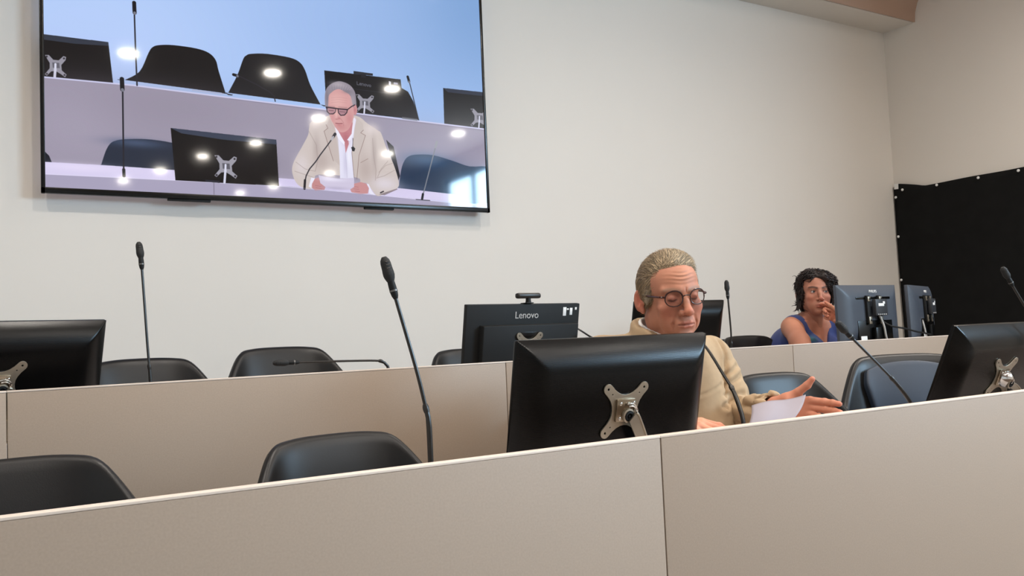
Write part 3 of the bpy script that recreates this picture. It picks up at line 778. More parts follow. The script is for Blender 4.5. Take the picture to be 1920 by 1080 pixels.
    ('P',(206,146,150),1.0,[(0.6549,0.3973),(0.6545,0.3903),(0.6537,0.3838),(0.6525,0.3786),(0.6511,0.3751),(0.6496,0.3737),(0.6481,0.3746),(0.6468,0.3776),(0.6458,0.3824),(0.6453,0.3886),(0.6452,0.3956),(0.6455,0.4026),(0.6463,0.4091),(0.6475,0.4143),(0.6489,0.4178),(0.6504,0.4192),(0.6519,0.4184),(0.6532,0.4154),(0.6542,0.4106),(0.6548,0.4043)]),
    ('G',(176,106,112),0.6,0.6494,0.3954,0.0023,0.0124),
    ('P',(166,126,138),0.7,[(0.581,0.3935),(0.6017,0.3949),(0.6009,0.3777),(0.5944,0.3693),(0.5861,0.3702),(0.5816,0.3791)]),
    ('P',(158,118,132),0.7,[(0.6072,0.3935),(0.6302,0.3938),(0.6288,0.3779),(0.6207,0.3666),(0.611,0.3698),(0.6075,0.3789)]),
    ('L',(44,32,44),1.0,0.00226,[(0.5791,0.3956),(0.5807,0.3765),(0.5861,0.3678),(0.5952,0.3694),(0.6009,0.3787),(0.6022,0.3935),(0.5791,0.3956)]),
    ('L',(44,32,44),1.0,0.00226,[(0.6072,0.3935),(0.6081,0.3766),(0.6134,0.3663),(0.6224,0.3689),(0.6285,0.3803),(0.6305,0.3939),(0.6072,0.3935)]),
    ('L',(40,28,40),1.0,0.00286,[(0.5786,0.395),(0.6017,0.3944),(0.6072,0.3935),(0.631,0.3945)]),
    ('L',(48,36,46),1.0,0.00226,[(0.6305,0.3939),(0.6412,0.4096),(0.6493,0.418)]),
    ('L',(80,50,58),0.8,0.00119,[(0.5849,0.3821),(0.596,0.3827)]),
    ('L',(80,50,58),0.8,0.00119,[(0.6112,0.382),(0.6252,0.3821)]),
    ('L',(130,100,104),0.5,0.00167,[(0.5825,0.3996),(0.599,0.4007)]),
    ('L',(130,100,104),0.5,0.00167,[(0.6088,0.4011),(0.6298,0.4026)]),
    ('G',(236,192,186),0.7,0.6027,0.3708,0.003,0.0176),
    ('G',(172,104,110),0.6,0.6093,0.3525,0.0039,0.0044),
    ('G',(150,84,90),0.6,0.6031,0.348,0.0034,0.002),
    ('L',(160,100,106),0.5,0.00119,[(0.6134,0.3507),(0.6196,0.3372),(0.6199,0.3226)]),
    ('L',(140,72,82),1.0,0.00179,[(0.6006,0.33),(0.6089,0.3295),(0.6167,0.3318)]),
    ('G',(196,118,122),0.6,0.6088,0.3227,0.0061,0.003),
    ('L',(190,136,136),0.5,0.00095,[(0.5914,0.4367),(0.6109,0.4435),(0.6305,0.4424)]),
    ('L',(190,136,136),0.5,0.00095,[(0.5912,0.427),(0.6107,0.4337),(0.6303,0.4326)]),
    ('L',(190,136,136),0.5,0.00095,[(0.591,0.4172),(0.6106,0.4239),(0.6301,0.4227)]),
    ('L',(46,44,52),1.0,0.00262,[(0.5897,0.2595),(0.5783,0.2313),(0.5612,0.1906),(0.5499,0.1604),(0.5347,0.1277),(0.5262,0.0983),(0.5226,0.0695),(0.5217,0.0459)]),
    ('L',(40,38,46),1.0,0.00643,[(0.5984,0.2841),(0.5935,0.2707)]),
    ('L',(180,178,186),1.0,0.00476,[(0.5935,0.2707),(0.5894,0.2595)]),
    ('L',(34,32,38),1.0,0.00524,[(0.5232,0.0791),(0.5214,0.044)]),
    ('P',(198,140,142),1.0,[(0.5385,0.0664),(0.5433,0.0859),(0.555,0.0943),(0.5633,0.069),(0.5712,0.0554),(0.5683,0.0432),(0.5466,0.0397),(0.5398,0.0476)]),
    ('P',(204,148,150),1.0,[(0.6305,0.054),(0.6407,0.0769),(0.6579,0.0859),(0.672,0.08),(0.678,0.061),(0.6753,0.0382),(0.6569,0.0336),(0.6344,0.0393)]),
    ('L',(160,100,106),0.6,0.00119,[(0.6391,0.0645),(0.6518,0.0633)]),
    ('L',(160,100,106),0.6,0.00119,[(0.6403,0.0549),(0.653,0.0537)]),
    ('L',(160,100,106),0.6,0.00119,[(0.643,0.0454),(0.6548,0.0441)]),
    ('L',(160,100,106),0.6,0.00119,[(0.5469,0.0602),(0.5604,0.0568)]),
    ('L',(160,100,106),0.6,0.00119,[(0.5481,0.0508),(0.5629,0.0475)]),
    ('P',(236,234,250),1.0,[(0.5381,0.0925),(0.5469,0.0901),(0.5396,0.0666),(0.5374,0.0474),(0.5313,0.0539)]),
    ('P',(236,234,250),1.0,[(0.6726,0.0811),(0.6783,0.0782),(0.6844,0.0518),(0.6927,0.0329),(0.6841,0.0341),(0.6776,0.0413),(0.6786,0.0611)]),
    ('P',(210,202,226),1.0,[(0.5552,0.1048),(0.5719,0.0985),(0.602,0.0946),(0.6418,0.1013),(0.6411,0.0633),(0.6304,0.0506),(0.6012,0.0478),(0.5712,0.0554),(0.5592,0.0709)]),
    ('G',(232,228,248),0.7,0.5909,0.0886,0.0305,0.0077),
    ('G',(180,172,200),0.6,0.5958,0.053,0.0305,0.0067),
    ('P',(120,106,112),0.7,[(0.7029,0.0362),(0.7506,0.067),(0.752,0.0632),(0.7175,0.0341)]),
    ('L',(60,56,66),1.0,0.0031,[(0.7074,0.0441),(0.7149,0.0507)]),
    ('L',(196,194,220),0.5,0.00143,[(0.4117,0.0502),(0.5079,0.0466),(0.6888,0.0342)])]


def screen_picture(W=1440, H=810):
    """what the television shows: a camera view of the same room, painted in screen coordinates (u to the right, v up)"""
    img = np.zeros((H, W, 3), np.float32)
    img[:] = np.array((168, 198, 246)) / 255
    vv, uu = (np.arange(H) + 0.5) / H, (np.arange(W) + 0.5) / W
    asp = H / W

    def blend(x0, x1, y0, y1, a, col):
        s = img[y0:y1, x0:x1]
        s += (np.array(col, np.float32) / 255 - s) * a[..., None]

    def poly(pts, col, alpha):
        p = np.array(pts)
        x0, x1 = max(0, int(p[:, 0].min() * W) - 1), min(W, int(p[:, 0].max() * W) + 2)
        y0, y1 = max(0, int(p[:, 1].min() * H) - 1), min(H, int(p[:, 1].max() * H) + 2)
        if x1 <= x0 or y1 <= y0:
            return
        N = 3
        gx = (x0 + (np.arange((x1 - x0) * N) + 0.5) / N) / W
        gy = (y0 + (np.arange((y1 - y0) * N) + 0.5) / N) / H
        ins = np.zeros((len(gy), len(gx)), bool)
        for (ax, ay), (bx, by) in zip(p, np.roll(p, -1, 0)):
            if ay == by:
                continue
            row = (ay > gy) != (by > gy)
            xc = ax + (gy - ay) * (bx - ax) / (by - ay)
            ins ^= row[:, None] & (gx[None, :] < xc[:, None])
        a = ins.reshape(y1 - y0, N, x1 - x0, N).mean((1, 3)).astype(np.float32) * alpha
        blend(x0, x1, y0, y1, a, col)

    def line(pts, w, col, alpha):
        p = np.array(pts)
        m = w * 2 + 0.003
        x0, x1 = max(0, int((p[:, 0].min() - m) * W)), min(W, int((p[:, 0].max() + m) * W) + 1)
        y0, y1 = max(0, int((p[:, 1].min() - m / asp) * H)), min(H, int((p[:, 1].max() + m / asp) * H) + 1)
        if x1 <= x0 or y1 <= y0:
            return
        X, Y = uu[x0:x1][None, :], (vv[y0:y1] * asp)[:, None]
        d = np.full((y1 - y0, x1 - x0), 9.0)
        for a, b in zip(p, p[1:]):
            ax, ay, bx, by = a[0], a[1] * asp, b[0], b[1] * asp
            L2 = max((bx - ax) ** 2 + (by - ay) ** 2, 1e-12)
            t = np.clip(((X - ax) * (bx - ax) + (Y - ay) * (by - ay)) / L2, 0, 1)
            d = np.minimum(d, np.hypot(X - ax - t * (bx - ax), Y - ay - t * (by - ay)))
        a = np.clip((w / 2 - d) * W + 0.5, 0, 1).astype(np.float32) * alpha
        blend(x0, x1, y0, y1, a, col)

    FONT = {'L': ((0, 1), (0, 0), (.6, 0)), 'e': ((.05, .35), (.55, .35), (.5, .6), (.3, .68), (.08, .55), (.03, .25), (.2, .02), (.5, .06)), 'n': ((.05, 0), (.05, .66), (.3, .68), (.52, .55), (.52, 0)),
            'o': ((.3, 0), (.05, .2), (.05, .5), (.3, .68), (.55, .5), (.55, .2), (.3, 0)), 'v': ((.02, .66), (.3, 0), (.58, .66))}
    for o in PIC_OPS:
        if o[0] == 'P':
            poly(o[3], o[1], o[2])
        elif o[0] == 'L':
            line(o[4], o[3], o[1], o[2])
        elif o[0] == 'G':
            _, col, st, cu, cv, ru, rv = o
            x0, x1 = max(0, int((cu - 2.6 * ru) * W)), min(W, int((cu + 2.6 * ru) * W) + 1)
            y0, y1 = max(0, int((cv - 2.6 * rv) * H)), min(H, int((cv + 2.6 * rv) * H) + 1)
            if x1 > x0 and y1 > y0:
                q = ((uu[x0:x1][None, :] - cu) / ru) ** 2 + ((vv[y0:y1][:, None] - cv) / rv) ** 2
                blend(x0, x1, y0, y1, (st * np.clip(np.exp(-q) - 0.0012, 0, 1)).astype(np.float32), col)
        else:
            _, word, col, cu, cv, sz = o
            k = sz * 0.42
            x = cu - len(word) * k * 0.72 / 2
            for ch in word:
                line([(x + a * k, cv - 0.002 + (b - 0.4) * k / asp * 0.9 - 0.10 * (x - cu)) for a, b in FONT[ch]], 0.0016, col, 0.9)
                x += k * 0.72
    return img
# ------------------------------------------------------------------ desk rows
Y1, ZT1, ZD1 = 1.33, 0.990, 0.875
Y2, ZT2, ZD2 = 2.50, 1.1175, 0.980


def desk(x0, x1, y, floor_z, top, surf, depth, label, grp):
    t = thing('desk', label, 'desk', ((x0 + x1) / 2, y, floor_z), group=grp)
    W = x1 - x0
    g = 0.0016
    h = top - floor_z
    obj('front_panel', MB().box((0, 0.0115, (h - 0.005) / 2), (W - 2 * g, 0.023, h - 0.005), 0.0008), M['laminate'], t)
    obj('edge_strip', MB().box((0, 0.0115, h - 0.0023), (W - 0.0006, 0.0236, 0.0046), 0.0008), M['edge'], t, label='pale top edge strip')
    s = surf - floor_z
    obj('desktop', MB().box((0, 0.023 + depth / 2, s - 0.0125), (W - 2 * g, depth, 0.025), 0.002), M['desktop'], t)
    for sx in (-1, 1):
        obj('side_panel', MB().box((sx * (W / 2 - 0.012), 0.023 + depth * 0.45, (s - 0.025) / 2), (0.02, depth * 0.86, s - 0.025), 0.001), M['laminate'], t)
    return t


desk(-0.75, 1.1306, Y1, F1, ZT1, ZD1, 0.50, 'long front-row desk left of the panel joint, beige-grey front', 'front row of desks')
desk(1.1306, 4.30, Y1, F1, ZT1, ZD1, 0.50, 'front-row desk right of the panel joint, where the man in the jacket sits', 'front row of desks')
desk(-1.0, 0.0115, Y2, F2, ZT2, ZD2, 0.50, 'back-row desk at the far left edge under the tilted monitor', 'back row of desks')
desk(0.0115, 1.465, Y2, F2, ZT2, ZD2, 0.50, 'back-row desk below the television with the drooping microphone', 'back row of desks')
desk(1.465, 2.875, Y2, F2, ZT2, ZD2, 0.50, 'back-row desk behind the man in the beige jacket', 'back row of desks')
desk(2.875, 4.75, Y2, F2, ZT2, ZD2, 0.50, 'back-row desk in cooler light where the woman sits', 'back row of desks')

# ------------------------------------------------------------------ television
TVY = 4.08
TX0, TX1, TZ0, TZ1 = 0.150, 2.331, 1.892, 3.130
t = thing('television', 'huge wall-mounted flat television showing a man reading at a desk', 'television', ((TX0 + TX1) / 2, TVY, TZ0))
TW, TH = TX1 - TX0, TZ1 - TZ0
obj('rear_housing', MB().box((0, 0.040, TH / 2), (TW * 0.86, 0.05, TH * 0.8), 0.012), M['matblack'], t)
w = MB()
bz = 0.0165
w.box((-TW / 2 + bz / 2, 0.012, TH / 2), (bz, 0.024, TH), 0.002)
w.box((TW / 2 - bz / 2, 0.012, TH / 2), (bz, 0.024, TH), 0.002)
w.box((0, 0.012, TH - bz / 2), (TW, 0.024, bz), 0.002)
w.box((0, 0.012, 0.0125), (TW, 0.024, 0.025), 0.002)
obj('bezel', w, M['blackplastic'], t)
for a, b in ((0.654, 0.842), (1.599, 1.76)):
    obj('speaker_bar', MB().box(((a + b) / 2 - (TX0 + TX1) / 2, 0.016, -0.004), (b - a, 0.02, 0.010), 0.002), M['matblack'], t)
for sx in (-0.5, 0.5):
    obj('wall_bracket', MB().box((sx, 0.072, TH * 0.55), (0.06, 0.016, 0.5), 0.002), M['matblack'], t)
SX0, SX1, SZ0, SZ1 = -TW / 2 + bz, TW / 2 - bz, 0.025, TH - bz
me = bpy.data.meshes.new('screen')
me.from_pydata([(SX0, 0.003, SZ0), (SX1, 0.003, SZ0), (SX1, 0.003, SZ1), (SX0, 0.003, SZ1),
                (SX0, 0.010, SZ0), (SX1, 0.010, SZ0), (SX1, 0.010, SZ1), (SX0, 0.010, SZ1)], [],
               [(0, 1, 2, 3), (7, 6, 5, 4), (0, 4, 5, 1), (3, 2, 6, 7), (1, 5, 6, 2), (0, 3, 7, 4)])
uv = me.uv_layers.new(name='UVMap')
UVV = [(0, 0), (1, 0), (1, 1), (0, 1)] * 2
for lp in me.loops:
    uv.data[lp.index].uv = UVV[lp.vertex_index]
PIC = screen_picture()
im = bpy.data.images.new('screen_picture', PIC.shape[1], PIC.shape[0])
_px = np.ones((PIC.shape[0], PIC.shape[1], 4), np.float32)
_px[..., :3] = PIC
im.pixels.foreach_set(_px.ravel())
im.update()
im.pack()
ms = bpy.data.materials.new('lit_screen')
ms.use_nodes = True
nt = ms.node_tree
b = nt.nodes['Principled BSDF']
it = nt.nodes.new('ShaderNodeTexImage')
it.image = im
it.extension = 'EXTEND'
nt.links.new(it.outputs['Color'], b.inputs['Emission Color'])
b.inputs['Emission Strength'].default_value = 0.97
b.inputs['Base Color'].default_value = (0.004, 0.004, 0.005, 1)
b.inputs['Roughness'].default_value = 0.05
b.inputs['Specular IOR Level'].default_value = 0.5
obj('screen', me, ms, t)


# ------------------------------------------------------------------ chairs
def sstep(a, b, x):
    x = max(0.0, min(1.0, (x - a) / (b - a)))
    return x * x * (3 - 2 * x)


def shell_pt(u, v):
    a = (u * 2 - 1) * math.radians(118)
    e = 2 / 3.0
    sx = math.copysign(abs(math.sin(a)) ** e, math.sin(a))
    cy = math.copysign(abs(math.cos(a)) ** e, math.cos(a))
    d = abs(math.degrees(a))
    top = 0.860 - 0.008 * sstep(4, 30, d) - 0.185 * sstep(25, 76, d) - 0.05 * sstep(76, 118, d)
    bot = 0.425
    z = bot + (top - bot) * v
    k = (z - bot) / 0.44
    x = sx * (0.232 + 0.034 * math.sin(min(1, k * 1.6) * PI / 2))
    if d > 30:
        x *= 1 + 0.10 * sstep(36, 72, d) * v
    y = cy * 0.215 + 0.085 * k * k * max(0, cy)
    return Vector((x, y, z))


def make_chair(label, cat, loc, grp):
    t = thing('desk_chair', label, cat, loc, group=grp)
    o = obj('shell', MB().grid(shell_pt, 36, 12).mesh('shell', 180), M['leather'], t)
    sm = o.modifiers.new('thickness', 'SOLIDIFY')
    sm.thickness = 0.030
    sm.offset = 1
    sb = o.modifiers.new('round', 'SUBSURF')
    sb.levels = sb.render_levels = 1
    obj('seat', MB().box((0, -0.025, 0.425), (0.40, 0.40, 0.075), 0.03, seg=4), M['leather'], t)
    obj('column', MB().lathe((0, 0, 0.06), (0, 0, 1), [(0, 0.032), (0.16, 0.032), (0.165, 0.02), (0.33, 0.02)]), M['chrome'], t)
    for k in range(5):
        a = 2 * PI * k / 5 + 0.3
        d = Vector((math.cos(a), math.sin(a), 0))
        lg = obj('leg', MB().tube([d * 0.02 + Vector((0, 0, 0.085)), d * 0.15 + Vector((0, 0, 0.075)), d * 0.27 + Vector((0, 0, 0.055))], [0.02, 0.017, 0.013]), M['matblack'], t)
        obj('caster', MB().lathe(d * 0.27 + Vector((-0.012 * d.y, 0.012 * d.x, 0.026)), (-d.y, d.x, 0), [(-0.024, 0.02), (-0.022, 0.026), (-0.002, 0.026), (0, 0.02)], 16), M['matblack'], lg)
    return t


GC = 'black leather desk chairs'
CH = [  # x, y, floor, extra height, turn, label
    (0.03, 1.80, F1, -0.022, 0.05, 'black padded chair nearest the left edge in the front row'),
    (0.74, 1.83, F1, -0.039, 0.10, 'black padded chair between the long straight microphone and the left chair, front row'),
    (1.74, 2.14, F1, -0.02, 0.0, 'black chair on which the man in the beige jacket sits'),
    (2.31, 1.86, F1, 0.022, -0.06, 'black chair with bluish sheen beside the man, behind his open hand'),
    (2.80, 1.80, F1, 0.060, -0.50, 'black chair with a separate back cushion tinted for blue window light beside the right monitor'),
    (0.47, 3.12, F2, 0.0145, 0.10, 'black chair in the back row beside the left monitor, behind the slim microphone'),
    (0.965, 3.12, F2, 0.035, 0.05, 'black chair in the back row behind the drooping microphone'),
    (1.79, 3.12, F2, -0.007, 0.0, 'black chair mostly hidden behind the monitor with the webcam'),
    (3.415, 3.02, F2, -0.009, 0.0, 'black chair in the back row just left of the woman'),
    (3.72, 3.42, F2, -0.03, 0.0, 'black chair on which the woman in blue sits'),
]
c0 = None
for x, y, fz, dh, rz, lab in CH:
    if c0 is None:
        c0 = c = make_chair(lab, 'chair', (x, y, fz), GC)
    else:
        c = dup(c0, (x, y, fz), rz, lab)
    c.rotation_euler[2] = rz
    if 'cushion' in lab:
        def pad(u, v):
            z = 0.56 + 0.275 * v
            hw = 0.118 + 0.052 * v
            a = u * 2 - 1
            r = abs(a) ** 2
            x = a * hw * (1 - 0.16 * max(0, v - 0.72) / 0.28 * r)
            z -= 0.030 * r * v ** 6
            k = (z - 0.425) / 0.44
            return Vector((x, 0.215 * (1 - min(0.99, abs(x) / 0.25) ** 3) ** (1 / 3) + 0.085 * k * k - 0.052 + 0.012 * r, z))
        o = obj('back_cushion', MB().grid(pad, 20, 16).mesh('back_cushion', 180), M['cushion'], c, label='padded back cushion with blue window gleam painted in')
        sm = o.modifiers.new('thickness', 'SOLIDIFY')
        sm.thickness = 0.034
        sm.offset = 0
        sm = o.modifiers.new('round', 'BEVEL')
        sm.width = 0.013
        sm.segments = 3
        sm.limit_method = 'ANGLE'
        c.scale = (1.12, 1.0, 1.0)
    for nm in ('shell', 'seat', 'back_cushion'):
        for o in kids(c, nm):
            o.location.z = dh
    for o in kids(c, 'column'):
        o.scale.z = 1 + dh / 0.33


# ------------------------------------------------------------------ monitors
def plate_mesh(name='mount_plate'):
    out = []
    q = 0.05
    for s in range(4):
        a0 = PI / 4 + s * PI / 2
        c = Vector((math.cos(a0), math.sin(a0))) * q * math.sqrt(2)
        for k in range(9):
            a = a0 - PI / 2 + PI * k / 8
            out.append(c + 0.0118 * Vector((math.cos(a), math.sin(a))))
        p0 = out[-1]
        a1 = a0 + PI / 2
        c1 = Vector((math.cos(a1), math.sin(a1))) * q * math.sqrt(2)
        p1 = c1 + 0.0118 * Vector((math.cos(a1 - PI / 2), math.sin(a1 - PI / 2)))
        am = a0 + PI / 4
        m = Vector((math.cos(am), math.sin(am))) * 0.0345
        ct = 2 * m - (p0 + p1) / 2
        for k in range(1, 8):
            u = k / 8
            out.append((1 - u) ** 2 * p0 + 2 * u * (1 - u) * ct + u * u * p1)
    cu = bpy.data.curves.new('plate', 'CURVE')
    cu.dimensions = '2D'
    cu.fill_mode = 'BOTH'
    cu.extrude = 0.0013
    cu.bevel_depth = 0.0004

    def add(pts):
        sp = cu.splines.new('POLY')
        sp.points.add(len(pts) - 1)
        for i, p in enumerate(pts):
            sp.points[i].co = (p[0], p[1], 0, 1)
        sp.use_cyclic_u = True
    add(out)
    for sx in (-1, 1):
        for sy in (-1, 1):
            for d, r in ((0.05, 0.0033), (0.0375, 0.0022)):
                add([(sx * d + r * math.cos(2 * PI * k / 10), sy * d + r * math.sin(2 * PI * k / 10)) for k in range(10)])
    t = bpy.data.objects.new('plate_source', cu)
    COL.objects.link(t)
    me = bpy.data.meshes.new_from_object(t.evaluated_get(bpy.context.evaluated_depsgraph_get()))
    bpy.data.objects.remove(t)
    me.transform(Matrix.Rotation(PI / 2, 4, 'X'))
    me.materials.clear()
    me.name = name
    return me


PLATE = plate_mesh()


def back_cover(W, H, D=0.043, e0=0.013, rim=0.075, nu=96, nv=64):
    mb = MB()

    def f(u, v):
        x, z = (u - 0.5) * W, (v - 0.5) * H
        e = max(0.0, min(W / 2 - abs(x), H / 2 - abs(z)))
        k = min(1.0, e / rim)
        k = 1 - (1 - k) ** 2.2
        return Vector((x, -e0 - D * k, z))

    def warp(t):       # denser near the edges
        return 0.5 - 0.5 * math.cos(PI * t) * 0.5 - 0.5 * 0.5 * (1 - 2 * t)
    mb.grid(lambda u, v: f(warp(u), warp(v)), nu, nv)
    mb.box((0, -e0 / 2, 0), (W, e0, H), 0.003)
    return mb


def mount(t, zc, tilt, off, desk_drop, lean=0.0, ball=False, arm_to=(0.035, -0.115)):
    """plate, joint and arm behind the casing; children of the stand root"""
    R = Matrix.Rotation(tilt, 4, 'X')
    rot = (tilt, 0, 0)
    P = Vector((0, 0, zc)) + (R @ Vector((0, -off, 0)))
    pl = obj('mount_plate', PLATE, M['steel'], t, P, (tilt, lean, 0))
    obj('backing_block', MB().box((0, 0.5 * 0.02 + 0.001, 0), (0.075, 0.02, 0.075), 0.002), M['matblack'], pl)
    obj('joint_housing', MB().box((-0.002, -0.0048, 0.001), (0.052, 0.007, 0.052), 0.0025), M['polished'], pl)
    for sx, sz in ((-0.018, 0.017), (0.018, 0.017), (-0.018, -0.017), (0.018, -0.017)):
        obj('rivet', MB().lathe((sx, -0.008, sz), (0, -1, 0), [(0, 0.0042), (0.0016, 0.0036), (0.0026, 0.0018)], 12), M['chrome'], pl)
    w = MB()
    for k, rr in enumerate((0.021, 0.0165)):
        w.tube([(0.006 + rr * math.cos(a), -0.012 - 0.004 * k, -0.004 + rr * math.sin(a)) for a in np.linspace(-0.5, 2.0, 14)], 0.0022, 8)
    obj('guide_ridge', w, M['chrome'], pl)
    if ball:
        obj('ball_joint', MB().lathe((0.009, -0.006, -0.004), (0, -1, 0), [(0, 0.027), (0.008, 0.0262), (0.016, 0.022), (0.022, 0.015), (0.026, 0.006), (0.027, 0.0)], 28), M['chrome'], pl)
    kx, ky = (0.010, -0.036) if ball else (0.004, -0.020)
    obj('joint_ring', MB().lathe((kx, ky + 0.018, -0.011), (0, -1, 0), [(0, 0.0165), (0.012, 0.0165), (0.013, 0.0125), (0.006, 0.0120)], 24), M['steel'], pl)
    obj('tension_knob', MB().lathe((kx, ky + 0.012, -0.011), (0, -1, 0), [(0, 0.011), (0.008, 0.011), (0.009, 0.007), (0.004, 0.006), (0.004, 0.003), (0.008, 0.0025)], 20), M['matblack'], pl)
    # flat bent arm down to the pole, seen edge-on on the right
    a0 = Vector((0.012, -0.018, -0.008))
    b0 = Vector((arm_to[0], -0.030, arm_to[1]))
    poly = [(a0.x - 0.012, a0.z - 0.014), (a0.x + 0.006, a0.z + 0.006), (a0.x + 0.014, a0.z - 0.002)]
    mid = a0.lerp(b0, 0.5)
    poly += [(mid.x + 0.012, mid.z + 0.006), (b0.x + 0.014, b0.z), (b0.x - 0.014, b0.z), (mid.x - 0.014, mid.z - 0.004)]
    w = MB().prism(poly[::-1], -0.022, -0.019)
    rim = [Vector((p[0], -0.021, p[1])) for p in poly[1:5]]
    w.tube(spline(rim, 5), 0.0028, 8)
    obj('arm', w, M['steel'], pl, label='flat polished arm')
    e = Vector((0, 0, zc)) + R @ Vector((arm_to[0], -off - 0.02, arm_to[1]))
    obj('pole', MB().lathe((e.x, e.y, 0.0), (0, 0, 1), [(0, 0.035), (0.006, 0.035), (0.008, 0.016), (max(0.02, e.z + 0.006), 0.016)], 20), M['steel'], t)
    return pl


def monitor(label, x, y, zc, yaw, tilt, surf, W=0.534, H=0.315, material='ribbed', grp='black monitors seen from behind', **kw):
    t = thing('computer_monitor', label, 'monitor', (x, y, surf), yaw, grp)
    rot = (tilt, 0, 0)
    c = obj('back_cover', back_cover(W, H), M[material], t, (0, 0, zc - surf), rot)
    obj('screen', MB().box((0, 0.003, 0.004), (W - 0.03, 0.006, H - 0.04), 0.001), M['blackplastic'], c)
    mount(t, zc - surf, tilt, 0.0585, 0, **kw)
    return t


monitor('black tilted-back monitor in the front row right before the man', 1.1997, 1.586, 1.0387, -0.009, 0.219, ZD1, lean=0.0, arm_to=(0.060, -0.105))
monitor('black monitor cut by the right edge, strongly tilted back, with blue-lit top', 2.648, 1.554, 1.037, 0.031, 0.409, ZD1, ball=True, arm_to=(0.11, -0.055))
monitor('black monitor cut by the left edge in the back row', -0.0178, 2.653, 1.149, 0.247, 0.315, ZD2, arm_to=(0.01, -0.10))
monitor('black monitor half hidden behind the man in the jacket', 2.655, 2.98, 1.180, 0.0, 0.22, ZD2, arm_to=(0.03, -0.10))

# flat all-in-one monitor with lettering
t = thing('computer_monitor', 'flat black monitor with silver lettering and a webcam on top', 'monitor', (1.714, 2.805, ZD2), 0.0964)
LW, LH = 0.540, 0.330
c = obj('casing', MB().box((0, -0.006, 0), (LW, 0.020, LH), 0.003), M['matblack'], t, (0, 0, 1.162 - ZD2), (0.18, 0, 0))
obj('rear_housing', MB().box((0.018, -0.030, -0.037), (0.455, 0.032, 0.252), 0.004), M['matblack'], c)
tm = text_mesh('Lenovo', 0.038)
tm.transform(Matrix.Translation((0.006, -0.0168, LH / 2 - 0.054)) @ Matrix.Rotation(PI / 2, 4, 'X'))
obj('lettering', tm, M['letter'], c, label='silver brand lettering')
for (sx, sz, w_, h_) in ((0.193, 0.134, 0.016, 0.034), (0.226, 0.134, 0.013, 0.028), (0.250, 0.145, 0.009, 0.010), (0.209, 0.143, 0.010, 0.006)):
    obj('sticker', MB().box((sx, -0.0163, sz), (w_, 0.0008, h_), 0.0003), M['white'], c)
obj('vent_slot', MB().box((0.010, -0.0465, 0.050), (0.10, 0.002, 0.026), 0.001), M['blackplastic'], c)
mount(t, 1.162 - ZD2, 0.18, 0.0515, 0, arm_to=(0.02, -0.10))

wc = thing('webcam', 'small dark bar webcam perched on the lettered monitor', 'webcam', (1.732, 2.766, 1.324), 0.0964)
obj('body', MB().box((0, 0, 0.030), (0.112, 0.026, 0.021), 0.008, seg=3), M['micmetal'], wc)
obj('neck', MB().lathe((0, 0, 0.002), (0, 0, 1), [(0, 0.012), (0.010, 0.010), (0.022, 0.010)], 14), M['matblack'], wc)
obj('clamp', MB().box((0, 0.008, 0.002), (0.034, 0.040, 0.004), 0.001), M['matblack'], wc)
obj('lens', MB().lathe((0, 0.012, 0.030), (0, 1, 0), [(0, 0.008), (0.003, 0.007), (0.004, 0.004)], 16), M['blackplastic'], wc)


# office monitors with a mini computer strapped to the back
def office_monitor(label, x, y, zc, yaw, W=0.470, H=0.30, tilt=-0.02):
    t = thing('computer_monitor', label, 'monitor', (x, y, ZD2), yaw, 'grey-blue monitors with small computers on the back')
    c = obj('back_cover', back_cover(W, H, D=0.030, e0=0.016, rim=0.09, nu=40, nv=28), M['greyplastic'], t, (0, 0, zc - ZD2), (tilt, 0, 0))
    yb = -0.047
    obj('screen', MB().box((0, 0.003, 0.0), (W - 0.03, 0.006, H - 0.03), 0.001), M['blackplastic'], c)
    tm = text_mesh('PHILIPS', 0.019)
    tm.transform(Matrix.Translation((0.005, yb - 0.0002, H / 2 - 0.040)) @ Matrix.Rotation(PI / 2, 4, 'X'))
    obj('lettering', tm, M['white'], c)
    obj('vent_slot', MB().box((0.005, yb + 0.001, H / 2 - 0.066), (0.27, 0.004, 0.012), 0.002), M['blackplastic'], c)
    obj('stand_recess', MB().box((0.005, yb + 0.001, -H / 2 + 0.062), (0.27, 0.007, 0.125), 0.002), M['blackplastic'], c)
    for sx in (-0.052, 0.038):
        br = obj('bracket', MB().box((sx, yb - 0.006, 0.028), (0.022, 0.014, 0.135), 0.002), M['matblack'], c)
        for sz in (0.078, -0.026):
            obj('clip', MB().box((sx, yb - 0.016, sz), (0.020, 0.006, 0.024 if sz > 0 else 0.036), 0.002), M['steel'], br)
            obj('clip_hole', MB().box((sx + 0.002, yb - 0.0195, sz), (0.008, 0.001, 0.008), 0.0003), M['blackplastic'], br)
    pc = obj('mini_computer', MB().box((0.018, yb - 0.024, 0.036), (0.092, 0.022, 0.080), 0.003), M['computer'], c, label='small dark computer strapped between the brackets')
    w = MB()
    w.box((0.014, yb - 0.0355, 0.048), (0.044, 0.001, 0.014), 0.0004)
    w.box((0.036, yb - 0.0355, 0.058), (0.016, 0.001, 0.012), 0.0004)
    obj('logo', w, M['white'], pc)
    for k in range(5):
        obj('port', MB().box((-0.012 + 0.015 * k, yb - 0.0355, 0.001), (0.008, 0.001, 0.005), 0.0003), M['letter'], pc)
    obj('rating_label', MB().box((-0.095, yb - 0.003, -H / 2 + 0.034), (0.046, 0.003, 0.030), 0.0003), M['white'], c)
    obj('neck', MB().box((0.005, yb - 0.014, -H / 2 + 0.03), (0.06, 0.024, 0.12), 0.004), M['blackplastic'], c)
    obj('base', MB().lathe((0, -0.03, 0), (0, 0, 1), [(0, 0.11), (0.008, 0.11), (0.014, 0.09), (0.016, 0.0)], 28), M['blackplastic'], t)
    return t


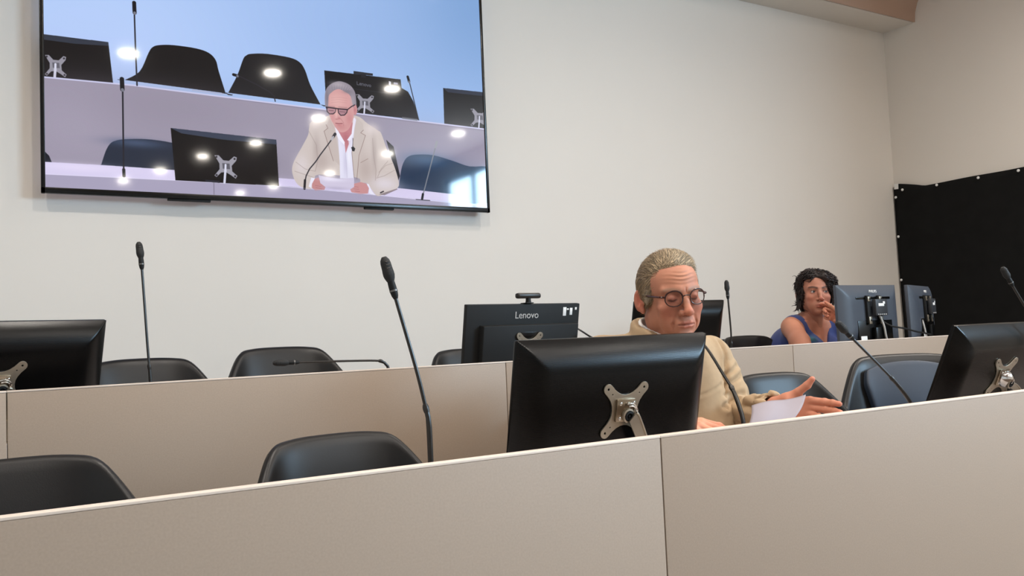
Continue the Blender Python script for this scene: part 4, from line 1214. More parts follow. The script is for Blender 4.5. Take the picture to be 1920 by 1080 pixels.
office_monitor('grey-blue monitor with a small computer on its back beside the woman', 3.667, 2.725, 1.231, 0.03)
office_monitor('narrow looking grey-blue monitor turned away, in front of the black sheet', 4.205, 2.805, 1.231, 0.37)
cb = obj('cable', MB().tube(spline([(3.70, 2.655, 1.20), (3.715, 2.62, 1.175), (3.79, 2.60, 1.160), (3.88, 2.60, 1.142), (3.98, 2.61, 1.128), (4.04, 2.62, 1.105), (4.05, 2.62, 0.985)], 5), 0.0045, 8), M['matblack'])
tag(cb, 'black cable drooping from the monitor beside the woman to the next one', 'cable')
cb = obj('cable', MB().tube(spline([(3.690, 2.662, 1.228), (3.694, 2.645, 1.18), (3.698, 2.640, 1.13), (3.708, 2.64, 1.09), (3.712, 2.64, 0.985)], 5), 0.005, 8), M['grey_cable'])
tag(cb, 'light grey cable hanging from the computer beside the woman', 'cable')
cb = obj('cable', MB().tube(spline([(4.125, 2.738, 1.226), (4.108, 2.71, 1.18), (4.11, 2.70, 1.12), (4.118, 2.70, 1.06), (4.12, 2.70, 0.985)], 5), 0.0045, 8), M['grey_cable'])
tag(cb, 'light grey cable hanging from the monitor by the black sheet', 'cable')


# ------------------------------------------------------------------ gooseneck microphones
def microphone(label, path, split, surf, head_len=0.046, scale=1.0):
    """path: first point at the desk, last at the tip of the capsule; split = share of the length that is thick flexible neck"""
    p0 = Vector(path[0])
    root = Vector((p0.x, p0.y, surf))
    t = thing('gooseneck_microphone', label, 'microphone', root, group='gooseneck microphones')
    pts = spline([Vector(p) - root for p in path], 8)
    pts = [Vector((pts[0].x, pts[0].y, 0.014))] + [p for p in pts if p.z > 0.03]
    L = [0.0]
    for a, b in zip(pts, pts[1:]):
        L.append(L[-1] + (b - a).length)
    tot = L[-1]

    def at(s):
        for i in range(len(L) - 1):
            if L[i + 1] >= s:
                return pts[i].lerp(pts[i + 1], (s - L[i]) / max(1e-9, L[i + 1] - L[i]))
        return pts[-1]

    def seg(s0, s1, n=10):
        return [at(s0 + (s1 - s0) * k / n) for k in range(n + 1)]
    hl = head_len * scale
    s1, s2, s3 = tot * split, tot - hl * 1.75, tot - hl
    obj('base', MB().lathe((0, 0, 0), (0, 0, 1), [(0, 0.028), (0.006, 0.028), (0.010, 0.020), (0.014, 0.010), (0.016, 0.0)], 24), M['matblack'], t)
    obj('flexible_neck', MB().tube(seg(0, s1), [0.0052] * 9 + [0.0048, 0.0044], 10), M['micmetal'], t)
    obj('collar', MB().tube(seg(s1 - 0.010, s1 + 0.006, 3), [0.0052, 0.0060, 0.0060, 0.0042], 10), M['micmetal'], t)
    obj('stem', MB().tube(seg(s1, s2, 14), 0.0036, 10), M['micmetal'], t)
    obj('holder', MB().tube(seg(s2, s3, 6), [0.0040, 0.0062, 0.0070, 0.0073, 0.0073, 0.0070, 0.0066], 14), M['matblack'], t)
    obj('ring', MB().tube(seg(s2 + hl * 0.30, s2 + hl * 0.37, 1), [0.0078, 0.0078], 14), M['ring'], t, label='thin dull silver ring')
    g = obj('capsule', MB().tube(seg(s3 - 0.001, tot, 8), [0.0068, 0.0092, 0.0106, 0.0106, 0.0100, 0.0098, 0.0096, 0.0084, 0.0045], 16), M['foam'], t)
    d = (at(s3 + 0.02) - at(s3)).normalized()
    side = d.cross(Vector((0, 1, 0))).normalized()
    nrm = side.cross(d)
    if nrm.y > 0:
        nrm = -nrm
    w = MB()
    for k in range(5):
        c = at(s3 + hl * (0.25 + 0.13 * k)) + nrm * 0.0092
        w.tube([c - side * 0.0038, c + side * 0.0038], 0.0009, 6)
    obj('grille_bar', w, M['micmetal'], g)
    return t


microphone('tall gooseneck microphone standing straight on the front desk left of the tilted monitor',
           [(0.666, 1.42, 0.90), (0.666, 1.42, 0.976), (0.666, 1.42, 0.995), (0.665, 1.42, 1.053), (0.662, 1.425, 1.08), (0.648, 1.43, 1.151), (0.62, 1.45, 1.285), (0.605, 1.46, 1.356)], 0.40, ZD1)
microphone('gooseneck microphone bent toward the man from the front desk',
           [(1.445, 1.42, 0.90), (1.454, 1.42, 0.975), (1.46, 1.43, 1.002), (1.47, 1.46, 1.049), (1.482, 1.5, 1.085), (1.514, 1.6, 1.162), (1.545, 1.685, 1.165)], 0.42, ZD1)
microphone('gooseneck microphone leaning left in front of the turned chair',
           [(2.082, 1.42, 0.90), (2.074, 1.42, 0.974), (2.064, 1.42, 0.991), (2.038, 1.42, 1.018), (2.007, 1.43, 1.055), (1.897, 1.45, 1.156), (1.848, 1.46, 1.203)], 0.45, ZD1, scale=0.85)
microphone('gooseneck microphone against the black sheet at the right edge',
           [(2.90, 1.42, 0.90), (2.895, 1.42, 0.964), (2.826, 1.42, 1.031), (2.747, 1.44, 1.174), (2.68, 1.46, 1.288), (2.645, 1.47, 1.350)], 0.3, ZD1, scale=0.85)
microphone('slim upright gooseneck microphone in front of the left back-row chair',
           [(0.361, 2.6, 1.02), (0.361, 2.6, 1.107), (0.36, 2.6, 1.14), (0.355, 2.6, 1.215), (0.345, 2.61, 1.435), (0.339, 2.62, 1.514)], 0.32, ZD2)
microphone('drooping gooseneck microphone bent over level with the back desk',
           [(1.085, 2.6, 1.03), (1.082, 2.6, 1.107), (1.077, 2.6, 1.123), (1.062, 2.6, 1.136), (1.029, 2.6, 1.142), (0.873, 2.61, 1.147), (0.712, 2.62, 1.15)], 0.32, ZD2)
microphone('gooseneck microphone leaning back behind the lettered monitor',
           [(1.962, 2.60, 1.02), (1.962, 2.62, 1.087), (1.961, 2.64, 1.165), (1.963, 2.7, 1.19), (2.008, 2.85, 1.225), (2.030, 2.98, 1.255)], 0.3, ZD2)
microphone('upright gooseneck microphone between the man and the woman',
           [(2.618, 2.6, 1.02), (2.619, 2.6, 1.116), (2.621, 2.6, 1.187), (2.616, 2.6, 1.299), (2.621, 2.61, 1.399)], 0.35, ZD2)

# ------------------------------------------------------------------ black sheet on the right wall
t = thing('blackout_sheet', 'large black sheet pinned flat over the right wall', 'sheet', (6.03, 2.2, 0.35))


def sheet(u, v):
    y = 4.148 - 3.6 * u
    top = 2.2185
    if y > 3.896:
        k = (y - 3.896) / (4.148 - 3.896)
        top += 0.056 * k ** 0.8
        if k > 0.86:
            top -= 0.03 * ((k - 0.86) / 0.14) ** 2
    top -= 0.004 * math.sin(u * 19) ** 2
    z = 0.35 + (top - 0.35) * v
    x = 6.030 - 0.006 * math.sin(9 * u + 2.2 * v) * math.sin(PI * v) - 0.004 * math.sin(23 * u - 5 * v)
    if y > 4.10:
        x -= 0.0
    return Vector((x - 6.03, y - 2.2 - 0.010 * (1 - v) * (u < 0.01), z - 0.35))


o = obj('fabric', MB().grid(sheet, 120, 40).mesh('fabric', 180), M['cloth'], t)
sm = o.modifiers.new('thickness', 'SOLIDIFY')
sm.thickness = 0.003
for y, z in ((4.067, 2.212), (4.128, 2.162), (4.129, 1.853), (4.129, 1.514), (3.784, 2.200), (3.467, 2.197), (3.185, 2.195), (2.9, 2.195), (2.6, 2.195), (2.3, 2.195)):
    obj('pin', MB().lathe((-0.012, y - 2.2, z - 0.35), (-1, 0, 0), [(0, 0.010), (0.004, 0.010), (0.007, 0.006), (0.008, 0.001)], 12), M['white'], t)
obj('corner_tag', MB().box((-0.013, 4.118 - 2.2, 2.246 - 0.35), (0.003, 0.036, 0.042), 0.001, Matrix.Rotation(0.05, 3, 'X')), M['white'], t, label='white paper tag in the top corner')
# ------------------------------------------------------------------ people
M['skin'] = mat('skin', (200, 140, 110), 0.55, spec=0.3, attr='tint', sss=0.08, bump=(420, 0.25, 0.0008))
M['hair'] = mat('hair', (120, 105, 90), 0.5, spec=0.4, attr='tint')
M['eye'] = mat('eye', (230, 225, 220), 0.12, spec=0.5, attr='tint')
M['jacket'] = mat('beige_cotton', (170, 146, 116), 0.85, spec=0.2, sheen=0.05, noise=(60, 0.04), bump=(700, 0.25, 0.0006))
M['shirt'] = mat('white_shirt', (235, 232, 228), 0.8, spec=0.2)
M['trousers'] = mat('dark_trousers', (48, 50, 58), 0.85)
M['shoe'] = mat('shoe_leather', (40, 32, 28), 0.4)
M['tortoise'] = mat('tortoiseshell', (52, 24, 20), 0.25, spec=0.6, noise=(60, 0.4))
M['dress'] = mat('blue_dress', (52, 58, 128), 0.8, sheen=0.2, bump=(500, 0.3, 0.0006))
glass = bpy.data.materials.new('spectacle_lens')
glass.use_nodes = True
_nt = glass.node_tree
_nt.nodes.remove(_nt.nodes['Principled BSDF'])
_tr = _nt.nodes.new('ShaderNodeBsdfTransparent')
_tr.inputs['Color'].default_value = (0.95, 0.92, 0.93, 1)
_gl = _nt.nodes.new('ShaderNodeBsdfGlossy')
_gl.inputs['Roughness'].default_value = 0.03
_fr = _nt.nodes.new('ShaderNodeFresnel')
_fr.inputs['IOR'].default_value = 1.4
_mx = _nt.nodes.new('ShaderNodeMixShader')
_nt.links.new(_fr.outputs['Fac'], _mx.inputs['Fac'])
_nt.links.new(_tr.outputs['BSDF'], _mx.inputs[1])
_nt.links.new(_gl.outputs['BSDF'], _mx.inputs[2])
_nt.links.new(_mx.outputs['Shader'], _nt.nodes['Material Output'].inputs['Surface'])
M['glass'] = glass


def head_field(kind, h):
    """local head: x to the image right, forward = -y, up = z, chin about z=-0.115, crown about 0.115"""
    F = Field((-0.105, -0.145, -0.21), (0.105, 0.125, 0.135), h)
    man = kind == 'man'
    F.ell((0, 0.018, 0.032), (0.075, 0.096, 0.084), 0.0)
    F.ell((0, -0.040, 0.040), (0.058, 0.052, 0.055), 0.03)
    F.ell((0, -0.036, -0.030), (0.0565 if man else 0.058, 0.058, 0.080), 0.03)
    F.ell((0, -0.050, -0.082), (0.038, 0.040, 0.032), 0.025)
    for s in (-1, 1):
        F.ell((s * (0.044 if man else 0.047), 0.004, -0.058), (0.018, 0.030, 0.028) if man else (0.016, 0.028, 0.026), 0.025)      # jaw angle
        F.ell((s * 0.040, -0.069, -0.028), (0.021, 0.019, 0.018), 0.02)       # cheekbone
        F.cap((s * 0.010, -0.0905, 0.020), (s * 0.048, -0.074, 0.022), 0.0085 if man else 0.006, 0.006, 0.014)  # brow
        F.ell((s * (0.034 if man else 0.037), -0.060, -0.060), (0.018, 0.022, 0.026) if man else (0.018, 0.020, 0.024), 0.02)      # cheek
    F.ell((0, -0.083, -0.101), (0.019, 0.013, 0.014), 0.016)                  # chin
    # eye sockets
    for s in (-1, 1):
        F.ell((s * 0.032, -0.104, 0.001), (0.0190, 0.0175, 0.0125), 0.010, True)
    # nose
    F.chain([(0, -0.090, 0.014), (0, -0.101, -0.008), (0, -0.1175 if man else -0.113, -0.034)], [0.0075, 0.0085, 0.0105 if man else 0.009], 0.010)
    F.ell((0, -0.1175 if man else -0.113, -0.037), (0.012, 0.011, 0.0095) if man else (0.010, 0.009, 0.008), 0.006)
    for s in (-1, 1):
        F.ell((s * 0.0135, -0.1005, -0.040), (0.0085, 0.0115, 0.0082) if man else (0.007, 0.010, 0.0072), 0.005)
        F.cap((s * 0.0065, -0.108, -0.0475), (s * 0.0090, -0.101, -0.0475), 0.0036, 0.003, 0.002, True)
    # muzzle and lips
    F.ell((0, -0.080, -0.068), (0.031, 0.020, 0.022), 0.014)
    F.chain([(-0.024, -0.0905, -0.0705), (-0.010, -0.1000, -0.0665), (0, -0.1010, -0.0675), (0.010, -0.1000, -0.0665), (0.024, -0.0905, -0.0705)], [0.0022, 0.0042, 0.0044, 0.0042, 0.0022], 0.004)
    F.chain([(-0.022, -0.0905, -0.0725), (-0.009, -0.0985, -0.0775), (0.009, -0.0985, -0.0775), (0.022, -0.0905, -0.0725)], [0.0022, 0.0050, 0.0050, 0.0022], 0.004)
    F.chain([(-0.023, -0.0945, -0.0712), (-0.009, -0.1045, -0.0718), (0.009, -0.1045, -0.0718), (0.023, -0.0945, -0.0712)], [0.0014, 0.0034 if man else 0.0016, 0.0034 if man else 0.0016, 0.0014], 0.0015, True)
    F.cap((-0.013, -0.0985, -0.0875), (0.013, -0.0985, -0.0875), 0.0050, 0.005, 0.010, True)
    F.cap((0, -0.1045, -0.050), (0, -0.1055, -0.0605), 0.0026, 0.003, 0.004, True)
    if man:
        for s in (-1, 1):
            F.chain([(s * 0.0205, -0.0995, -0.037), (s * 0.0290, -0.0920, -0.052), (s * 0.0335, -0.0850, -0.070), (s * 0.0330, -0.0800, -0.086)], [0.0022, 0.0034, 0.0034, 0.0018], 0.005, True)
            F.chain([(s * 0.022, -0.0925, -0.0125), (s * 0.034, -0.0925, -0.0165), (s * 0.045, -0.083, -0.0125)], 0.0014, 0.004, True)   # bag under the eye
        F.cap((0.004, -0.1000, 0.014), (0.005, -0.0985, 0.026), 0.001, 0.001, 0.003, True)
    # eyelids
    for s in (-1, 1):
        c = (s * 0.0315, -0.0780, 0.000)
        F.ell(c, 0.0134 if man else 0.0142, 0.004)
        if man:                       # lids lowered: only a narrow slit
            F.chain([(s * 0.0205, -0.0875, -0.0036), (s * 0.0315, -0.0915, -0.0066), (s * 0.0430, -0.0860, -0.0040)], 0.0013, 0.0012, True)
            F.chain([(s * 0.020, -0.089, 0.0072), (s * 0.0315, -0.0925, 0.0092), (s * 0.0445, -0.0860, 0.0060)], 0.0011, 0.002, True)
        else:
            F.ell((s * 0.0315, -0.0935, 0.0002), (0.0120, 0.0110, 0.0052), 0.0012, True)
            F.chain([(s * 0.020, -0.089, 0.0082), (s * 0.0315, -0.0925, 0.0102), (s * 0.0445, -0.0860, 0.0070)], 0.0010, 0.002, True)
            F.ell(c, 0.0120, 0.0, True)
    # ears
    for s in (-1, 1):
        ey = 0.022
        ca, sa = math.cos(0.45), math.sin(0.45) * s
        rt = np.array([[ca, -sa, 0], [sa, ca, 0], [0, 0, 1]])
        F.ell((s * 0.0825, ey, -0.006), (0.0075, 0.0185, 0.0315), 0.004, rot=rt)
        F.ell((s * 0.0890, ey - 0.003, -0.002), (0.0060, 0.0100, 0.0200), 0.003, True, rot=rt)
        F.ell((s * 0.0770, ey - 0.008, -0.033), (0.0065, 0.0085, 0.0105), 0.005)
        F.ell((s * 0.0770, ey - 0.0165, -0.012), (0.0045, 0.0050, 0.0080), 0.004)
        F.cap((s * 0.0860, ey + 0.004, -0.014), (s * 0.0860, ey + 0.005, 0.010), 0.0032, 0.0030, 0.003)
    # neck
    if man:
        F.cap((0, 0.030, -0.060), (0, 0.050, -0.20), 0.052, 0.060, 0.03)
        F.ell((0, -0.020, -0.115), (0.030, 0.030, 0.022), 0.03)
        for s in (-1, 1):
            F.cap((s * 0.050, 0.030, -0.060), (s * 0.014, -0.008, -0.20), 0.011, 0.011, 0.02)
    else:
        F.cap((0, 0.028, -0.060), (0, 0.045, -0.20), 0.046, 0.048, 0.03)
    return F


MAN_SKIN = (180, 122, 98)
WOM_SKIN = (176, 120, 98)


def head_colors(v, kind):
    man = kind == 'man'
    base = MAN_SKIN if man else WOM_SKIN
    red = (176, 88, 68) if man else (164, 86, 72)
    sp = []
    for s in (-1, 1):
        sp += [((s * 0.045, -0.075, -0.035), (0.022, 0.03, 0.022), red, 0.35), ((s * 0.083, 0.02, -0.006), (0.012, 0.03, 0.035), (200, 104, 84), 0.6),
               ((s * 0.032, -0.092, -0.002), (0.018, 0.012, 0.010), (160, 96, 84), 0.45)]
        bc = (150, 128, 110) if man else (52, 36, 32)
        for t in np.linspace(0, 1, 8):
            sp.append(((s * (0.014 + 0.036 * t), -0.099 + 0.018 * t * t, 0.0195 + 0.006 * math.sin(t * 2.4)), (0.0052, 0.014, 0.0042), bc, 0.45 if man else 0.75))
        sp.append(((s * 0.0078, -0.104, -0.0475), (0.004, 0.006, 0.003), (74, 30, 26), 0.85))
        if not man:
            for t in np.linspace(0, 1, 6):
                sp.append(((s * (0.022 + 0.021 * t), -0.089, 0.0060 - 6 * (t - 0.5) ** 2 * 0.0012), (0.0055, 0.012, 0.0024), (60, 38, 34), 0.5))
        else:
            for t in np.linspace(0, 1, 6):
                sp.append(((s * (0.021 + 0.021 * t), -0.090, -0.0042 - 0.0028 * math.sin(PI * t)), (0.0036, 0.009, 0.0018), (58, 30, 26), 0.9))
    sp += [((0, -0.118, -0.036), (0.016, 0.016, 0.013), red, 0.5),
           ((0, -0.10, -0.0665), (0.019, 0.012, 0.0042), (172, 88, 80), 0.6 if man else 0.8), ((0, -0.10, -0.078), (0.018, 0.012, 0.0052), (180, 94, 84), 0.6 if man else 0.8)]
    for t in np.linspace(-1, 1, 7):
        sp.append(((0.020 * t, -0.101 + 0.009 * t * t, -0.0716), (0.004, 0.008, 0.0017), (92, 34, 30), 0.8))
    if man:
        sp.append(((0, -0.085, -0.098), (0.04, 0.04, 0.03), (184, 136, 116), 0.35))
        sp.append(((0, -0.09, 0.060), (0.05, 0.05, 0.028), (206, 146, 114), 0.4))
        sp.append(((0, 0.0, -0.17), (0.08, 0.08, 0.05), (190, 112, 90), 0.5))
    c = tint(v, base, sp)
    c *= (1 + 0.025 * noise3(v, 160, 5))[:, None]
    return np.clip(c, 0, 255)


def xf(v, R, c, s=1.0):
    return (np.asarray(v) * s) @ R.T + np.array(c)


# ---- hands: palm frame given by wrist, direction to the middle knuckle, and the thumb side
def hand_field(wrist, fwd, thumb_side, curls, spread=0.0, scale=1.0, thumb=None, arm_to=None, h=0.0019, thumb_len=1.0):
    w = np.array(wrist, float)
    x = np.array(fwd, float)
    x /= np.linalg.norm(x)
    y = np.array(thumb_side, float)
    y -= x * (x @ y)
    y /= np.linalg.norm(y)
    return w, x, y, curls, spread, scale, thumb, arm_to, h, thumb_len


def build_hand(wrist, fwd, thumb_side, palm_n, curls, scale=1.0, thumb=((0.5, 0.7, 0.35), 0.25, 0.3), arm_to=None, h=0.002, spread=(0.10, 0.02, -0.06, -0.16)):
    w = np.array(wrist, float)
    x = np.array(fwd, float)
    x /= np.linalg.norm(x)
    y = np.array(thumb_side, float)
    y -= x * (x @ y)
    y /= np.linalg.norm(y)
    z = np.cross(x, y)
    if z @ np.array(palm_n, float) < 0:
        z = -z
    S = scale

    def P(a, b, c):
        return w + S * (x * a + y * b + z * c)
    pts_all = [w]
    mcp = [P(0.092, 0.030, -0.002), P(0.096, 0.010, -0.004), P(0.091, -0.010, -0.003), P(0.082, -0.029, 0.0)]
    LEN = [(0.044, 0.026, 0.022), (0.048, 0.030, 0.023), (0.045, 0.028, 0.022), (0.034, 0.021, 0.019)]
    chains = []
    for i in range(4):
        p = mcp[i]
        ang = 0.0
        d0 = x + y * spread[i]
        d0 /= np.linalg.norm(d0)
        ch = [p]
        for L, c in zip(LEN[i], curls[i]):
            ang += c
            d = d0 * math.cos(ang) + z * math.sin(ang)
            p = p + d * L * S
            ch.append(p)
        chains.append(ch)
    td, c1, c2 = thumb
    d = x * td[0] + y * td[1] + z * td[2]
    d /= np.linalg.norm(d)
    tb = P(0.024, 0.024, 0.006)
    t1 = tb + d * 0.046 * S
    bend = -y * 0.5 + x
    bend = bend / np.linalg.norm(bend)
    d2 = d * math.cos(c1) + bend * math.sin(c1)
    t2 = t1 + d2 * 0.035 * S
    d3 = d * math.cos(c1 + c2) + bend * math.sin(c1 + c2)
    t3 = t2 + d3 * 0.027 * S
    allp = np.array([q for ch in chains for q in ch] + [tb, t1, t2, t3, w] + ([np.array(arm_to)] if arm_to is not None else []))
    F = Field(allp.min(0) - 0.045, allp.max(0) + 0.045, h)
    if arm_to is not None:
        F.cap(w, arm_to, 0.0255 * S, 0.038 * S, 0.01)
    F.cap(P(-0.01, 0.010, 0), P(0.015, 0.012, 0), 0.0185 * S, 0.0175 * S, 0.012)
    F.cap(P(-0.01, -0.010, 0), P(0.015, -0.012, 0), 0.0185 * S, 0.0175 * S, 0.012)
    for i in range(4):
        F.cap(P(0.012, (0.014, 0.005, -0.005, -0.014)[i], 0.001), mcp[i], 0.0160 * S, 0.0118 * S, 0.012)
        if i < 3:
            F.cap((mcp[i] + P(0.02, 0, 0)) / 2, (mcp[i + 1] + P(0.02, 0, 0)) / 2, 0.012 * S, 0.012 * S, 0.012)
    F.ell(P(0.040, 0.026, 0.010), np.array((0.024, 0.017, 0.015)) * S, 0.014)
    F.ell(P(0.035, -0.020, 0.008), np.array((0.026, 0.013, 0.012)) * S, 0.014)
    for i, ch in enumerate(chains):
        r = [0.0112, 0.0102, 0.0092, 0.0078] if i < 3 else [0.0098, 0.0088, 0.0080, 0.0070]
        G = r
        for k in range(3):
            F.cap(ch[k], ch[k + 1], G[k] * S, G[k + 1] * S, 0.0035)
            if k:
                F.ell(ch[k], G[k] * 1.07 * S, 0.003)
    F.chain([P(0.010, 0.016, 0.004), tb, t1], [0.0150 * S, 0.0160 * S, 0.0118 * S], 0.012)
    F.chain([t1, t2, t3], [0.0118 * S, 0.0108 * S, 0.0082 * S], 0.004)
    v, f = F.net()
    v = smooth(v, f, 2, 0.4)
    sp = []
    tips = [ch[-1] for ch in chains] + [t3]
    for ch in chains:
        sp.append((ch[-1], 0.011, (206, 118, 96), 0.5))
        for k in (1, 2):
            sp.append((ch[k] - z * 0.008 * S, 0.008, (188, 108, 90), 0.45))
    sp.append((t3, 0.012, (206, 118, 96), 0.5))
    sp.append((P(0.05, 0, 0.016), (0.03, 0.03, 0.02), (212, 128, 104), 0.45))
    # nails: thin plates set in the backs of the finger ends
    nails = []
    for ch in chains:
        dirn = (ch[3] - ch[2]) / np.linalg.norm(ch[3] - ch[2])
        side = np.cross(dirn, z)
        side = y - dirn * (dirn @ y)
        side /= np.linalg.norm(side)
        out = np.cross(dirn, side)
        if out @ z > 0:
            out = -out
        nails.append((ch[3] + dirn * 0.001 + out * 0.0052 * S, dirn, side, out))
    return v, f, sp, nails


def nail_mesh(nails, S, shift):
    mb = MB()
    for c, d, s, o in nails:
        R = Matrix((tuple(d), tuple(s), tuple(o))).transposed()
        mb.box(np.array(c) - np.array(shift), (0.0095 * S, 0.0078 * S, 0.0024), 0.001, R, 2)
    return mb


# =================================================================== the man
MR = rot_zxy(-0.31, 0.10, -0.07)
MC, MS = np.array((1.6407, 1.858, 1.297)), 1.03
ROOT_M = np.array((1.75, 2.17, 0.15))
F = head_field('man', 0.0021)
hv, hf = F.net()
hv = smooth(hv, hf, 1, 0.35)
# forehead lines
fw_ = np.exp(-(hv[:, 0] / 0.036) ** 2) * (hv[:, 1] < -0.06) * np.exp(-((hv[:, 2] - 0.056) / 0.016) ** 2)
hv[:, 1] -= fw_ * 0.0011 * np.sin((hv[:, 2] + 0.0025 * np.cos(hv[:, 0] * 75) - 0.05) * 2 * PI / 0.0105)
hc = head_colors(hv, 'man')
man_head = xf(hv, MR, MC, MS)

LSH, RSH = V3(1.905, 1.985, 1.105), V3(1.512, 2.03, 1.122)
LEL, REL = V3(1.930, 1.900, 0.925), V3(1.400, 1.880, 0.925)
LWR, RWR = V3(1.868, 1.690, 0.972), V3(1.465, 1.715, 0.955)
NECK = xf([(0, 0.045, -0.165)], MR, MC, MS)[0]
CH = V3(1.725, 2.035, 1.045)
HIP = V3(1.75, 2.17, 0.68)

# his left hand, held out open with the thumb up
lf, lt = V3(0.32, -0.92, -0.10), V3(0.02, 0.05, 1.0)
hand_l = build_hand(LWR, lf, lt, (-1, 0, 0.2), [(0.15, 0.15, 0.10), (0.24, 0.20, 0.12), (0.62, 0.55, 0.30), (0.85, 0.75, 0.40)], 0.97,
                    thumb=((0.86, 0.62, 0.06), -0.10, -0.20), spread=(0.02, 0.0, -0.02, -0.06), arm_to=LWR + (LEL - LWR) * 0.5, h=0.0019)
# his right hand, lying on the desk and holding the end of the sheet
hand_r = build_hand(RWR, (0.66, -0.75, -0.05), (0.55, 0.45, 0.15), (0.1, 0.0, -1), [(0.25, 0.30, 0.2), (0.30, 0.35, 0.2), (0.32, 0.35, 0.2), (0.35, 0.35, 0.2)], 1.05,
                    thumb=((0.75, 0.45, 0.45), 0.1, 0.1), arm_to=RWR + (REL - RWR) * 0.5, h=0.0021)
# trunk and limbs under the clothes
B = Field((1.30, 1.45, 0.15), (2.10, 2.40, 1.24), 0.011)
B.cap(NECK + V3(0, 0, 0.03), CH + V3(0, 0, 0.06), 0.052, 0.07, 0.03)
B.ell(CH, (0.155, 0.105, 0.15), 0.05)
B.ell((CH + HIP) / 2 + V3(0, 0.0, 0.0), (0.150, 0.115, 0.16), 0.06)
B.ell(HIP, (0.165, 0.125, 0.11), 0.06)
for a, b, c in ((LSH, LEL, LWR), (RSH, REL, RWR)):
    B.chain([a, b, c], [0.048, 0.036, 0.026], 0.02)
    B.cap(CH + V3(0, 0, 0.07), a, 0.07, 0.05, 0.04)
KN = [HIP + V3(s * 0.11, -0.44, -0.03) for s in (-1, 1)]
AN = [V3(k[0], k[1] + 0.06, 0.235) for k in KN]
for k, a in zip(KN, AN):
    B.chain([HIP + V3(np.sign(k[0] - HIP[0]) * 0.08, -0.03, -0.02), k, a], [0.075, 0.052, 0.036], 0.03)
bv, bf = B.net()
man = thing('person', 'grey-haired man in round glasses and beige jacket, one hand held open', 'person', ROOT_M)
skin = [(man_head, hf), (hand_l[0], hand_l[1]), (hand_r[0], hand_r[1]), (bv, bf)]
cols = [hc, tint(hand_l[0], (194, 130, 104), hand_l[2]), tint(hand_r[0], (208, 142, 112), hand_r[2]), np.tile(np.array(MAN_SKIN, float), (len(bv), 1))]
obj('body', np_mesh('body', skin, cols, ROOT_M), M['skin'], man)
M['nail'] = mat('nail', (222, 170, 150), 0.3)
obj('fingernails', nail_mesh(hand_l[3], 0.97, ROOT_M), M['nail'], man)

# eyes behind the lowered lids
for s in (-1, 1):
    c = xf([(s * 0.0315, -0.078, 0.0)], MR, MC, MS)[0] - ROOT_M
    eb = MB().lathe((0, 0, -0.0125), (0, 0, 1), [(0.0125 * (1 - math.cos(a)), 0.0125 * math.sin(a)) for a in np.linspace(0.001, PI - 0.001, 13)], 18)
    me = eb.mesh('eye', 180)
    at = me.color_attributes.new('tint', 'FLOAT_COLOR', 'POINT')
    for k in range(len(me.vertices)):
        at.data[k].color = (0.55, 0.45, 0.40, 1)
    obj('eye', me, M['eye'], man, c)


def hair_field(kind, h):
    F = Field((-0.11, -0.13, -0.10), (0.11, 0.145, 0.16), h)
    return F


# grey hair, swept back from a high forehead
Hf = hair_field('man', 0.0024)
Hf.ell((0, 0.020, 0.036), (0.0800, 0.1020, 0.0895), 0.0)
Hf.ell((0, -0.020, 0.088), (0.052, 0.050, 0.028), 0.02)
Hf.ell((-0.014, -0.040, 0.096), (0.030, 0.030, 0.014), 0.015)
Hf.ell((0, 0.085, -0.020), (0.060, 0.030, 0.050), 0.03)
for s in (-1, 1):
    Hf.ell((s * 0.070, 0.002, 0.020), (0.012, 0.026, 0.034), 0.012)
    Hf.ell((s * 0.0720, -0.010, -0.004), (0.0040, 0.0070, 0.016), 0.006)
# clear the face, the forehead and the ears
Hf.ell((0, -0.120, 0.026), (0.078, 0.066, 0.068), 0.016, True)
Hf.ell((0, -0.085, -0.060), (0.10, 0.078, 0.075), 0.012, True)
for s in (-1, 1):
    Hf.ell((s * 0.092, 0.020, -0.014), (0.024, 0.021, 0.034), 0.005, True)
    Hf.ell((s * 0.062, -0.074, 0.050), (0.020, 0.036, 0.030), 0.010, True)
    Hf.ell((s * 0.070, 0.012, -0.072), (0.04, 0.05, 0.034), 0.008, True)
gv, gf = Hf.net()
gv = smooth(gv, gf, 1, 0.4)


def hair_ripple(v, amp, f1, seed):
    c = np.array((0, -0.02, 0.02))
    d = v - c
    ang = np.arctan2(d[:, 0], d[:, 2] + 0.03)
    r = np.random.RandomState(seed)
    o = np.zeros(len(v))
    for k in range(7):
        o += np.sin(ang * f1 * r.uniform(0.6, 1.9) + d[:, 1] * r.uniform(-40, 40) + r.uniform(0, 6.3))
    return amp * o / 4


nrm = (gv - np.array((0, 0.02, 0.03)))
nrm /= np.linalg.norm(nrm, axis=1)[:, None]
rp = hair_ripple(gv, 0.0007, 62, 3)
gv2 = gv + nrm * rp[:, None]
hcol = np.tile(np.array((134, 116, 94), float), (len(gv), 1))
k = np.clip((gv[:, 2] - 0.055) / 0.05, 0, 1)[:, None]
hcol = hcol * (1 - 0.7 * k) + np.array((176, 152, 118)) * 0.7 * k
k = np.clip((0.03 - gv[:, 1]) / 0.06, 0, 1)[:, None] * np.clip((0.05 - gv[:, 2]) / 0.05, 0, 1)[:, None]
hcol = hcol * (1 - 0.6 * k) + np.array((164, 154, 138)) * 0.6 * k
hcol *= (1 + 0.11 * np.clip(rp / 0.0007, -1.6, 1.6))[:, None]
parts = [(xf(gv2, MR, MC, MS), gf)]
hcs = [np.clip(hcol, 0, 255)]


